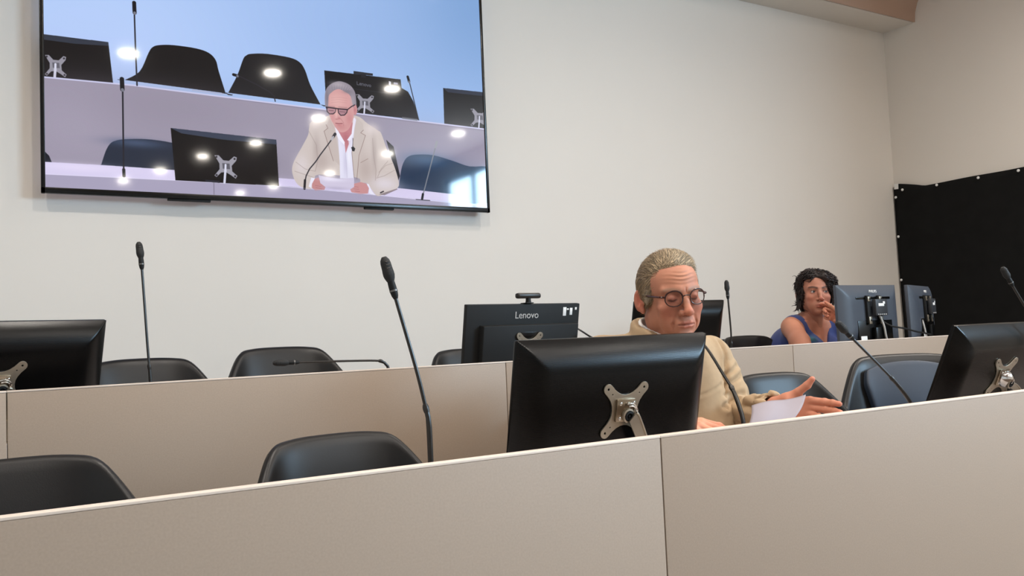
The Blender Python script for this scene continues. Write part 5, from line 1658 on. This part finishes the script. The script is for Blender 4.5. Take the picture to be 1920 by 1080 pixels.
def strands(count, seed, root_fn, length, r0, colr, lift, n=6):
    """fine tapered locks that leave the hair surface"""
    rr = np.random.RandomState(seed)
    V, Fc, C = [], [], []
    o = 0
    for _ in range(count):
        p, dirn, up = root_fn(rr)
        L = length * rr.uniform(0.5, 1.2)
        side = np.cross(dirn, up)
        bend = rr.normal(scale=0.16)
        pts = [p + dirn * L * t + up * (lift * L * (t - 1.0 * t * t) - (L * t) ** 2 / (2 * 0.088)) + side * bend * L * t * t for t in np.linspace(0, 1, n)]
        col = np.array(colr) * rr.uniform(0.62, 1.36)
        for i, q in enumerate(pts):
            rad = r0 * (1 - 0.85 * i / (n - 1))
            V += [q + side * rad, q + up * rad * 0.8, q - side * rad]
            C += [col] * 3
            if i:
                a, b = o + 3 * (i - 1), o + 3 * i
                for j in range(3):
                    Fc.append((a + j, a + (j + 1) % 3, b + (j + 1) % 3, b + j))
        o += 3 * n
    return np.array(V), np.array(Fc), np.clip(np.array(C), 0, 255)


def man_root(rr):
    while True:
        i = rr.randint(len(gv2))
        p = gv2[i]
        if p[2] > -0.03 or p[1] > 0.03:
            break
    u = nrm[i]
    flow = np.array((0.35 * np.sign(p[0]) * (p[2] < 0.07) + 0.15, 1.0, -0.15 - 0.9 * (p[2] < 0.06)))
    if p[1] < -0.045 and p[2] > 0.07:
        flow = np.array((rr.uniform(-0.2, 1.0), 0.7, 0.35))
    flow = flow + rr.normal(scale=0.11, size=3)
    flow -= u * (flow @ u)
    flow /= np.linalg.norm(flow) + 1e-9
    return p - u * 0.0004, flow, u


sv, sf, scol = strands(6500, 4, man_root, 0.046, 0.00075, (150, 130, 104), 0.10, 8)
parts.append((xf(sv, MR, MC, MS), sf))
hcs.append(scol)
FRONT = np.where((gv2[:, 1] < -0.022) & (gv2[:, 2] > 0.062) & (gv2[:, 2] + 0.35 * gv2[:, 1] > 0.055))[0]


def front_root(rr):
    i = FRONT[rr.randint(len(FRONT))]
    p, u = gv2[i], nrm[i]
    flow = np.array((0.55 + 0.3 * rr.normal(), 0.75, 0.30)) + rr.normal(scale=0.15, size=3)
    flow -= u * (flow @ u)
    flow /= np.linalg.norm(flow) + 1e-9
    return p + u * 0.0006, flow, u


sv, sf, scol = strands(2200, 9, front_root, 0.036, 0.00075, (172, 152, 124), 0.30, 8)
parts.append((xf(sv, MR, MC, MS), sf))
hcs.append(scol)
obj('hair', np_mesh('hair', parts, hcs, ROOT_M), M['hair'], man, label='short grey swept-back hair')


# glasses
def head_pt(p):
    return Vector(xf([p], MR, MC, MS)[0] - ROOT_M)


gl = obj('glasses', MB().tube([head_pt(p) for p in spline([(-0.0115, -0.1085, 0.004), (-0.005, -0.1120, 0.0075), (0.005, -0.1120, 0.0075), (0.0115, -0.1085, 0.004)], 4)], 0.0019, 10), M['tortoise'], man, label='round dark tortoiseshell glasses')
for s in (-1, 1):
    cx, cz = s * 0.0335, 0.0005
    ring = []
    for a in np.linspace(0, 2 * PI, 41)[:-1]:
        rx = 0.0225 * (1 + 0.05 * max(0, math.sin(a)) * math.cos(a) * s * s)
        x = cx + 0.0228 * math.copysign(abs(math.cos(a)) ** 0.92, math.cos(a))
        z = cz + 0.0205 * math.copysign(abs(math.sin(a)) ** 0.86, math.sin(a))
        ring.append((x, -0.1085 + 6.0 * (abs(x) - 0.012) ** 2 + 0.05 * (cz - z), z))
    rp_ = [head_pt(p) for p in ring]
    mb = MB()
    N = len(rp_)
    ctr = sum(rp_, Vector()) / N
    fw = Vector(MR @ np.array((0, -1, 0)))
    rows = []
    for i_, p in enumerate(rp_):
        o_ = (p - ctr).normalized()
        rows.append([mb.bm.verts.new(p + o_ * (0.0017 + 0.0006 * (i_ < 20)) * math.cos(b) + fw * 0.0018 * math.sin(b)) for b in np.linspace(0, 2 * PI, 9)[:-1]])
    for i in range(N):
        for j in range(8):
            mb.bm.faces.new((rows[i][j], rows[(i + 1) % N][j], rows[(i + 1) % N][(j + 1) % 8], rows[i][(j + 1) % 8]))
    obj('rim', mb, M['tortoise'], gl)
    mb = MB()
    a_ = [mb.bm.verts.new(p + fw * 0.0004) for p in rp_]
    mb.bm.faces.new(a_)
    obj('lens', mb, M['glass'], gl)
    tp = [(s * 0.0565, -0.0965, 0.006), (s * 0.066, -0.088, 0.007), (s * 0.0745, -0.050, 0.008), (s * 0.0765, 0.000, 0.009), (s * 0.079, 0.022, 0.006), (s * 0.079, 0.036, -0.012)]
    obj('temple', MB().tube([head_pt(p) for p in spline(tp, 5)], 0.0027, 8), M['tortoise'], gl)

# white shirt: torso front and a standing collar
nk = xf([(-0.008, 0.042, -0.098)], MR, MC, MS)[0]
S_ = Field((1.48, 1.74, 0.85), (1.96, 2.20, 1.28), 0.005)
S_.ell(CH + V3(0, -0.010, 0.02), (0.13, 0.108, 0.16), 0.03)


def ring_pts(c, rx, ry, zb, zf, a0, a1, n=18, tilt=0.0):
    """a collar path round the neck: angle 0 at the back (+y)"""
    out = []
    for a in np.linspace(a0, a1, n):
        out.append(V3(c[0] + rx * math.sin(a) - 0.02 * math.cos(a) * 0, c[1] + ry * math.cos(a), c[2] + zb * (1 + math.cos(a)) / 2 + zf * (1 - math.cos(a)) / 2))
    return out


for dz, ex in ((0.0, 0.004), (0.012, 0.001), (0.024, -0.001)):
    S_.chain(ring_pts(nk + V3(0, 0, dz), 0.066 + ex, 0.070 + ex, 0.012, -0.050, -2.75, 2.75, 26), 0.0050, 0.006)
S_.cap(nk + V3(0, 0.01, -0.10), nk + V3(0, 0.0, 0.12), 0.0590, 0.0590, 0.0, True)
sv_, sf_ = S_.net()
obj('shirt', np_mesh('shirt', [(sv_, sf_)], None, ROOT_M), M['shirt'], man, label='white open-necked shirt')

# jacket
J = Field((1.28, 1.62, 0.60), (2.12, 2.36, 1.30), 0.0055)
J.ell(CH + V3(0.0, 0.000, 0.00), (0.186, 0.128, 0.17), 0.0)
J.ell((CH + HIP) / 2 + V3(0, -0.01, 0), (0.182, 0.138, 0.20), 0.06)
J.ell((1.795, 1.925, 0.99), (0.075, 0.062, 0.16), 0.03)
J.ell((1.815, 1.925, 0.90), (0.105, 0.080, 0.11), 0.03)
J.ell(HIP + V3(0, 0, 0.02), (0.190, 0.150, 0.13), 0.06)
for a, s in ((LSH, 1), (RSH, -1)):
    J.cap(nk + V3(s * 0.035, 0.03, -0.050), a + V3(-s * 0.012, 0.0, 0.012), 0.046, 0.056, 0.05)
    J.cap(CH + V3(s * 0.06, 0.02, 0.03), a + V3(-s * 0.03, 0, -0.03), 0.10, 0.062, 0.05)
for a, b, c in ((LSH, LEL, LWR), (RSH, REL, RWR)):
    e = c + (b - c) * 0.16
    J.chain([a, a * 0.45 + b * 0.55 + V3(0, 0.004, 0), b], [0.068, 0.061, 0.057], 0.018)
    J.chain([b, b * 0.4 + e * 0.6, e], [0.057, 0.051, 0.0465], 0.014)
    J.cap(e + (c - b) / np.linalg.norm(c - b) * 0.030, e + (c - b) / np.linalg.norm(c - b) * -0.045, 0.0350, 0.0345, 0.003, True)
# collar stand and lapels
for dz, ex in ((-0.012, 0.008), (0.0, 0.006), (0.012, 0.003), (0.020, 0.002)):
    J.chain(ring_pts(nk + V3(0.0, 0.006, dz - 0.010), 0.077 + ex, 0.078 + ex, 0.020, -0.035, -2.2, 2.2, 22), 0.0075, 0.010)
J.cap(nk + V3(0, 0.005, -0.03), nk + V3(0, 0, 0.12), 0.0665, 0.066, 0.0, True)
# the front opening, narrow V down to the button
for t in np.linspace(0, 1, 14):
    c = V3(1.690 + 0.02 * t, 1.890 + 0.0 * t, 1.14 - 0.30 * t)
    J.cap(c, c + V3(0, -0.10, 0), 0.055 * (1 - t) + 0.006, None, 0.004, True)
# lapel edge, breast-pocket welt, arm seam
for s in (-1, 1):
    pts = [V3(1.69 + s * 0.062, 1.915, 1.175), V3(1.69 + s * 0.105, 1.906, 1.10), V3(1.69 + s * 0.100, 1.896, 1.03), V3(1.70 + s * 0.045, 1.888, 0.90)]
    J.chain(pts, [0.010, 0.011, 0.010, 0.007], 0.008)
jv, jf = J.net()
jv = smooth(jv, jf, 2, 0.5)


def seg_dist(v, a, b):
    d = b - a
    t = np.clip(((v - a) @ d) / (d @ d), 0, 1)
    return np.linalg.norm(v - a - t[:, None] * d, axis=1), t


# soft folds: across the sleeves near the elbow, and long ones on the body
jn = np.zeros_like(jv)
e1 = jv[jf[:, 2]] - jv[jf[:, 0]]
e2 = jv[jf[:, 3]] - jv[jf[:, 1]]
fn = np.cross(e1, e2)
for k in range(4):
    for ax in range(3):
        jn[:, ax] += np.bincount(jf[:, k], weights=fn[:, ax], minlength=len(jv))
jn /= np.linalg.norm(jn, axis=1)[:, None] + 1e-12
disp = 0.0018 * noise3(jv, 38, 11, 2)
for a, b, c, sd in ((LSH, LEL, LWR, 1), (RSH, REL, RWR, 2)):
    for p, q, n_w, amp in ((a, b, 3.4, 0.0026), (b, c, 4.2, 0.0034)):
        dd, t = seg_dist(jv, p, q)
        wgt = np.exp(-(np.maximum(dd - 0.06, 0) / 0.02) ** 2) * np.sin(PI * np.clip(t * 0.9 + 0.1, 0, 1)) ** 0.6
        ph = noise3(jv, 24, 20 + sd, 1) * 2.6
        disp += wgt * amp * np.sin(t * n_w * 2 * PI + ph + dd * 0) * (0.6 + 0.4 * np.sin(jv[:, 0] * 60 + jv[:, 2] * 35))
# seams and pressed-in folds, drawn in the (x, z) plane of the jacket's front: arm hole, welt, placket, sleeve folds
facing = (jn @ np.array((-0.62, -0.78, 0.0))) > 0.05


def crease(line, depth, width, lip=0.0, y0=1.70, y1=2.02):
    global disp
    P = np.array(line)
    q = jv[:, [0, 2]]
    d = np.full(len(q), 9.0)
    for a, b in zip(P, P[1:]):
        t = np.clip(((q - a) @ (b - a)) / ((b - a) @ (b - a)), 0, 1)
        d = np.minimum(d, np.linalg.norm(q - a - t[:, None] * (b - a), axis=1))
    m = facing & (jv[:, 1] > y0) & (jv[:, 1] < y1)
    disp = disp - m * depth * np.exp(-(d / width) ** 2) + m * lip * np.exp(-((d - 2.2 * width) / (1.5 * width)) ** 2)


crease([(1.901, 1.159), (1.898, 1.11), (1.878, 1.046), (1.839, 0.962)], 0.0085, 0.006, 0.003)
crease([(1.753, 1.005), (1.838, 1.033)], 0.0035, 0.004, 0.002, 1.70, 1.92)
crease([(1.753, 1.086), (1.713, 0.921)], 0.0040, 0.0045, 0.0015, 1.70, 1.92)
crease([(1.868, 1.050), (1.940, 1.082)], 0.0055, 0.006, 0.004)
crease([(1.861, 1.022), (1.946, 1.055)], 0.0045, 0.005, 0.003)
crease([(1.822, 0.967), (1.863, 0.977), (1.890, 0.987)], 0.0075, 0.007, 0.005)
crease([(1.839, 0.996), (1.924, 1.000)], 0.0045, 0.006, 0.003)
crease([(1.862, 0.923), (1.885, 0.955)], 0.0060, 0.007, 0.004)
jv = jv + jn * disp[:, None]
obj('jacket', np_mesh('jacket', [(jv, jf)], None, ROOT_M), M['jacket'], man, label='beige cotton jacket')
# trousers and shoes under the desk
T = Field((1.45, 1.55, 0.18), (2.05, 2.40, 0.84), 0.012)
T.ell(HIP + V3(0, 0.0, 0.0), (0.180, 0.140, 0.115), 0.0)
for k_, a in zip(KN, AN):
    T.chain([HIP + V3(np.sign(k_[0] - HIP[0]) * 0.085, -0.03, -0.02), k_, a], [0.088, 0.066, 0.055], 0.03)
tv, tf = T.net()
obj('trousers', np_mesh('trousers', [(tv, tf)], None, ROOT_M), M['trousers'], man)
for a in AN:
    Q = Field(a - V3(0.08, 0.24, 0.10), a + V3(0.08, 0.10, 0.10), 0.008)
    Q.cap(a + V3(0, 0.02, -0.045), a + V3(0, -0.16, -0.053), 0.040, 0.034, 0.0)
    Q.cap(a + V3(0, 0.01, -0.03), a + V3(0, 0.0, 0.03), 0.040, 0.038, 0.02)
    Q.half((0, 0, 0.152), (0, 0, -1))
    qv, qf = Q.net()
    obj('shoe', np_mesh('shoe', [(qv, qf)], None, ROOT_M), M['shoe'], man)

# the sheet he holds
pc = [V3(1.672, 1.600, 0.996), V3(1.845, 1.570, 1.013), V3(1.690, 1.505, 0.946), V3(1.525, 1.500, 0.936)]


def paper_pt(u, v):
    a = pc[0] * (1 - u) + pc[1] * u
    b = pc[3] * (1 - u) + pc[2] * u
    p = a * v + b * (1 - v)
    p = p + V3(-0.004 * math.sin(PI * u) * v, -0.012 * math.sin(PI * v) - 0.006 * math.sin(2 * PI * u), 0.004 * math.sin(PI * 2 * u) * v)
    return Vector(p)


o = obj('paper_sheet', MB().grid(paper_pt, 24, 16).mesh('paper_sheet', 180), M['paper'])
sm = o.modifiers.new('thickness', 'SOLIDIFY')
sm.thickness = 0.0008
tag(o, 'white sheet of paper held before the open hand of the man', 'paper')
# =================================================================== the woman
WR = rot_zxy(-0.62, -0.02, 0.03)
WC, WS = np.array((3.7013, 3.05, 1.3645)), 1.0
ROOT_W = np.array((3.72, 3.22, 0.30))
F = head_field('woman', 0.0024)
hv, hf = F.net()
hv = smooth(hv, hf, 1, 0.35)
hc = head_colors(hv, 'woman')
w_head = xf(hv, WR, WC, WS)
wn_ = xf([(0, 0.040, -0.165)], WR, WC, WS)[0]
WCH = V3(3.725, 3.135, 1.105)
WHIP = V3(3.66, 3.30, 0.82)
wRS, wLS = V3(3.585, 3.115, 1.188), V3(3.900, 3.06, 1.170)
wRE, wLE = V3(3.440, 2.90, 1.035), V3(3.900, 2.86, 1.030)
wRW, wLW = V3(3.60, 2.78, 1.010), V3(3.683, 2.868, 1.208)
WBt = Field((3.22, 2.66, 0.60), (4.08, 3.44, 1.27), 0.0065)
WBt.cap(wn_ + V3(0, 0, 0.06), WCH + V3(0, -0.01, 0.07), 0.047, 0.062, 0.03)
WBt.ell(WCH + V3(0, 0.0, 0.02), (0.150, 0.100, 0.13), 0.05)
WBt.ell(WCH + V3(-0.065, -0.075, -0.045), (0.070, 0.062, 0.068), 0.03)
WBt.ell(WCH + V3(0.065, -0.075, -0.045), (0.070, 0.062, 0.068), 0.03)
WBt.ell((3.695, 3.23, 1.03), (0.115, 0.10, 0.15), 0.04)
WBt.ell((WCH + WHIP) / 2, (0.140, 0.105, 0.16), 0.06)
WBt.ell(WHIP, (0.170, 0.130, 0.11), 0.06)
for a, b, c in ((wRS, wRE, wRW), (wLS, wLE, wLW)):
    WBt.cap(WCH + V3(0, 0, 0.075), a, 0.060, 0.050, 0.04)
    WBt.chain([a, a * 0.5 + b * 0.5, b], [0.054, 0.050, 0.040], 0.02)
    WBt.chain([b, c], [0.040, 0.025], 0.02)
# collar bones
for s in (-1, 1):
    WBt.cap(WCH + V3(s * 0.015, -0.085, 0.095), WCH + V3(s * 0.12, -0.055, 0.115), 0.008, 0.007, 0.012)
wv, wf = WBt.net()
hw = build_hand(wLW, (-0.02, 0.78, 0.50), (0.1, -0.35, 0.9), (-1, 0.0, 0.1), [(0.75, 0.55, 0.25), (1.15, 1.0, 0.6), (1.25, 1.15, 0.7), (1.30, 1.2, 0.7)], 0.90,
                thumb=((0.75, 0.30, 0.55), 0.1, 0.1), arm_to=wLW + (wLE - wLW) * 0.6, h=0.0023)
hw2 = build_hand(wRW, (0.86, -0.30, -0.12), (0.1, 0.6, 0.25), (0, 0, -1), [(0.2, 0.25, 0.2)] * 4, 0.88, arm_to=wRW + (wRE - wRW) * 0.5, h=0.004)
WL = Field((3.45, 2.50, 0.32), (4.05, 3.45, 0.98), 0.012)
wKN = [WHIP + V3(s * 0.10, -0.43, -0.03) for s in (-1, 1)]
wAN = [V3(q[0], q[1] + 0.05, 0.385) for q in wKN]
for q, a in zip(wKN, wAN):
    WL.chain([WHIP + V3(np.sign(q[0] - WHIP[0]) * 0.08, -0.02, -0.01), q, a], [0.080, 0.052, 0.036], 0.03)
    WL.cap(a + V3(0, 0.02, -0.03), a + V3(0, -0.14, -0.045), 0.03, 0.024, 0.02)
lv, lf_ = WL.net()
woman = thing('person', 'dark-haired woman in a sleeveless blue dress with one hand at her mouth', 'person', ROOT_W)
cols = [hc, tint(wv, WOM_SKIN, [(wRS + V3(-0.03, -0.03, 0.01), 0.06, (212, 150, 120), 0.5), (WCH + V3(0, -0.09, 0.06), 0.06, (190, 118, 94), 0.5)]),
        tint(hw[0], (196, 134, 108), hw[2]), tint(hw2[0], (206, 146, 120), hw2[2]), np.tile(np.array(WOM_SKIN, float), (len(lv), 1))]
obj('body', np_mesh('body', [(w_head, hf), (wv, wf), hw[:2], hw2[:2], (lv, lf_)], cols, ROOT_W), M['skin'], woman)
obj('fingernails', nail_mesh(hw[3], 0.90, ROOT_W), M['nail'], woman)
for s in (-1, 1):
    c = xf([(s * 0.0315, -0.0780, 0.0)], WR, WC, WS)[0]
    look = WR @ np.array((0.30, -1.0, 0.10))
    look /= np.linalg.norm(look)
    eb = MB().lathe(-look * 0.0121, look, [(0.0121 * (1 - math.cos(a)), 0.0121 * math.sin(a)) for a in np.linspace(0.001, PI - 0.001, 25)], 24)
    me = eb.mesh('eye', 180)
    at = me.color_attributes.new('tint', 'FLOAT_COLOR', 'POINT')
    for q in me.vertices:
        an = math.acos(max(-1, min(1, np.array(q.co) @ look / 0.0121)))
        at.data[q.index].color = (0.004, 0.003, 0.003, 1) if an < 0.20 else ((0.030, 0.016, 0.010, 1) if an < 0.50 else (0.38, 0.33, 0.31, 1))
    obj('eye', me, M['eye'], woman, c - ROOT_W)
# dark curly hair
Hf = hair_field('woman', 0.003)
Hf.ell((0, 0.022, 0.036), (0.082, 0.106, 0.092), 0.0)
Hf.ell((0, -0.030, 0.080), (0.062, 0.055, 0.036), 0.02)
Hf.ell((0.050, -0.050, 0.048), (0.034, 0.042, 0.055), 0.02)
Hf.ell((0.030, -0.078, 0.074), (0.034, 0.022, 0.026), 0.015)
for s in (-1, 1):
    Hf.ell((s * 0.071, 0.008, -0.008), (0.014, 0.042, 0.050), 0.02)
Hf.ell((0, 0.080, -0.040), (0.066, 0.034, 0.055), 0.03)
Hf.ell((-0.006, -0.118, 0.020), (0.046, 0.062, 0.058), 0.012, True)
Hf.ell((-0.010, -0.118, -0.020), (0.060, 0.062, 0.045), 0.012, True)
Hf.ell((0, -0.090, -0.060), (0.080, 0.080, 0.070), 0.010, True)
gv, gf = Hf.net()
gn = gv - np.array((0, 0.02, 0.02))
gn /= np.linalg.norm(gn, axis=1)[:, None]
gv2 = gv + gn * (0.004 * noise3(gv, 110, 7, 2))[:, None]
HC = np.array((32, 21, 18), float)
parts = [(xf(gv2, WR, WC, WS), gf)]
hcs = [np.clip(HC * (1 + 0.35 * noise3(gv, 140, 8, 2))[:, None], 8, 255)]


def curls(count, seed):
    rr = np.random.RandomState(seed)
    V, Fc, C, o = [], [], [], 0
    n = 14
    cand = np.where((gv[:, 2] > -0.07) & ((gv[:, 1] > -0.050) | (gv[:, 2] > 0.070) | ((gv[:, 0] > 0.012) & (gv[:, 1] < -0.04) & (gv[:, 2] > 0.03))))[0]
    for q in range(count):
        i = cand[rr.randint(len(cand))]
        p, u = gv2[i], gn[i]
        flow = np.array((np.sign(p[0]) * 0.5, rr.uniform(-0.2, 0.6), -0.4 if p[2] > 0.05 else -1.0)) + rr.normal(scale=0.25, size=3)
        if p[1] < -0.03 and p[2] > 0.04:
            flow = np.array((np.sign(p[0] + 0.004) * 1.0, 0.35, -0.25)) + rr.normal(scale=0.2, size=3)
        flow -= u * (flow @ u) * 0.8
        flow /= np.linalg.norm(flow)
        side = np.cross(flow, u)
        side /= np.linalg.norm(side) + 1e-9
        up = np.cross(side, flow)
        L, cr, tw, ph = rr.uniform(0.032, 0.058), rr.uniform(0.0028, 0.0046), rr.uniform(0.7, 1.3), rr.uniform(0, 6.3)
        if p[2] < -0.01 and abs(p[0]) > 0.05:
            L *= 1.5
        col = HC * rr.uniform(0.6, 1.5)
        for k in range(n):
            t = k / (n - 1)
            c = p + flow * L * t - up * (L * t) ** 2 / 0.19 + cr * (side * math.cos(ph + tw * 2 * PI * t) + up * (0.6 + math.sin(ph + tw * 2 * PI * t)))
            rad = 0.0031 * (1 - 0.7 * t) * min(1.0, 0.15 + 5 * t)
            V += [c + side * rad, c + up * rad, c - side * rad, c - up * rad]
            C += [col] * 4
            if k:
                a, b = o + 4 * (k - 1), o + 4 * k
                for j in range(4):
                    Fc.append((a + j, a + (j + 1) % 4, b + (j + 1) % 4, b + j))
        o += 4 * n
    return np.array(V), np.array(Fc), np.clip(np.array(C), 0, 255)


cv, cf, cc = curls(1500, 12)
parts.append((xf(cv, WR, WC, WS), cf))
hcs.append(cc)
# a few loose locks at the jaw
V, Fc, C, o = [], [], [], 0
for (p0, p1, p2) in (((-0.078, -0.005, -0.03), (-0.086, -0.015, -0.075), (-0.100, -0.02, -0.092)), ((-0.080, 0.015, -0.04), (-0.090, 0.015, -0.080), (-0.100, 0.010, -0.100)),
                     ((0.070, -0.055, 0.03), (0.080, -0.06, -0.02), (0.070, -0.062, -0.060)), ((0.078, -0.040, 0.02), (0.086, -0.045, -0.03), (0.080, -0.05, -0.075)), ((0.062, -0.070, 0.05), (0.074, -0.075, 0.005), (0.072, -0.072, -0.035))):
    for q in range(5):
        rr = np.random.RandomState(q + int(abs(p0[0]) * 1000))
        off = rr.normal(scale=0.004, size=3)
        pts = spline([np.array(p0) + off, np.array(p1) + off, np.array(p2) + off * 1.6], 5)
        for k, c in enumerate(pts):
            c = np.array(c)
            rad = 0.0030 * (1 - 0.6 * k / len(pts))
            V += [c + (rad, 0, 0), c + (0, rad, 0), c - (rad, 0, 0), c - (0, rad, 0)]
            C += [HC * (0.8 + 0.15 * q)] * 4
            if k:
                a, b = o + 4 * (k - 1), o + 4 * k
                for j in range(4):
                    Fc.append((a + j, a + (j + 1) % 4, b + (j + 1) % 4, b + j))
        o += 4 * len(pts)
parts.append((xf(np.array(V), WR, WC, WS), np.array(Fc)))
hcs.append(np.array(C))
obj('hair', np_mesh('hair', parts, hcs, ROOT_W), M['hair'], woman, label='dark curly chin-length hair')
# sleeveless V-neck dress
D = Field((3.45, 2.95, 0.55), (4.02, 3.44, 1.27), 0.006)
D.ell(WCH + V3(0, 0.0, 0.02), (0.160, 0.110, 0.138), 0.0)
D.ell(WCH + V3(-0.065, -0.078, -0.045), (0.078, 0.070, 0.075), 0.03)
D.ell(WCH + V3(0.065, -0.078, -0.045), (0.078, 0.070, 0.075), 0.03)
D.ell((3.690, 3.235, 1.03), (0.128, 0.112, 0.165), 0.04)
D.ell((WCH + WHIP) / 2, (0.152, 0.118, 0.17), 0.06)
D.ell(WHIP, (0.185, 0.145, 0.12), 0.06)
for a, s in ((wRS, -1), (wLS, 1)):
    D.cap(WCH + V3(s * 0.05, 0.010, 0.075), a + V3(-s * 0.020, 0.004, 0.004), 0.066, 0.061, 0.03)
for a, b, s in ((wRS, wRE, -1), (wLS, wLE, 1)):
    q = (b - a) / np.linalg.norm(b - a)
    D.cap(a + V3(s * 0.050, -0.02, -0.015), a + q * 0.16 + V3(s * 0.02, -0.02, 0), 0.062, 0.06, 0.006, True)
D.cap(wn_ + V3(0, 0.01, -0.05), wn_ + V3(0, 0, 0.10), 0.070, 0.08, 0.006, True)
for t in np.linspace(0, 1, 12):
    c = wn_ * (1 - t) + (WCH + V3(0.005, -0.10, -0.02)) * t
    D.cap(c, c + V3(-0.02, -0.12, 0.02), 0.066 * (1 - t) + 0.006, None, 0.004, True)
dv, df = D.net()
dv = smooth(dv, df, 1, 0.5)
dcol = np.tile(np.array((56, 62, 136), float), (len(dv), 1))
dcol = tint(dv, (42, 58, 116), [(V3(3.62, 3.0, 1.125), (0.035, 0.06, 0.020), (24, 104, 92), 0.95), (V3(3.575, 3.02, 1.125), (0.02, 0.05, 0.02), (20, 24, 44), 0.8),
                                (WCH + V3(0.05, -0.13, -0.06), (0.03, 0.06, 0.03), (22, 80, 90), 0.8)])
M['dress'] = mat('blue_dress', (52, 58, 128), 0.8, sheen=0.2, attr='tint', bump=(500, 0.3, 0.0006))
obj('dress', np_mesh('dress', [(dv, df)], [dcol], ROOT_W), M['dress'], woman, label='sleeveless blue dress with a green print')
# panes of the hall window
pg = bpy.data.materials.new('window_glass')
pg.use_nodes = True
_nt = pg.node_tree
_nt.nodes.remove(_nt.nodes['Principled BSDF'])
_tr = _nt.nodes.new('ShaderNodeBsdfTransparent')
_gl = _nt.nodes.new('ShaderNodeBsdfGlossy')
_gl.inputs['Roughness'].default_value = 0.02
_mx = _nt.nodes.new('ShaderNodeMixShader')
_mx.inputs['Fac'].default_value = 0.04
_nt.links.new(_tr.outputs['BSDF'], _mx.inputs[1])
_nt.links.new(_gl.outputs['BSDF'], _mx.inputs[2])
_nt.links.new(_mx.outputs['Shader'], _nt.nodes['Material Output'].inputs['Surface'])
win_frame = bpy.data.objects['window_1']
for a, b in ((WIN['y0'] + 0.06, -3.03), (-2.97, -1.98), (-1.92, WIN['y1'] - 0.06)):
    obj('pane', MB().box((X_RIGHT + 0.06, (a + b) / 2, (WIN['z0'] + WIN['z1']) / 2), (0.006, b - a, WIN['z1'] - WIN['z0'] - 0.12)), pg, win_frame)
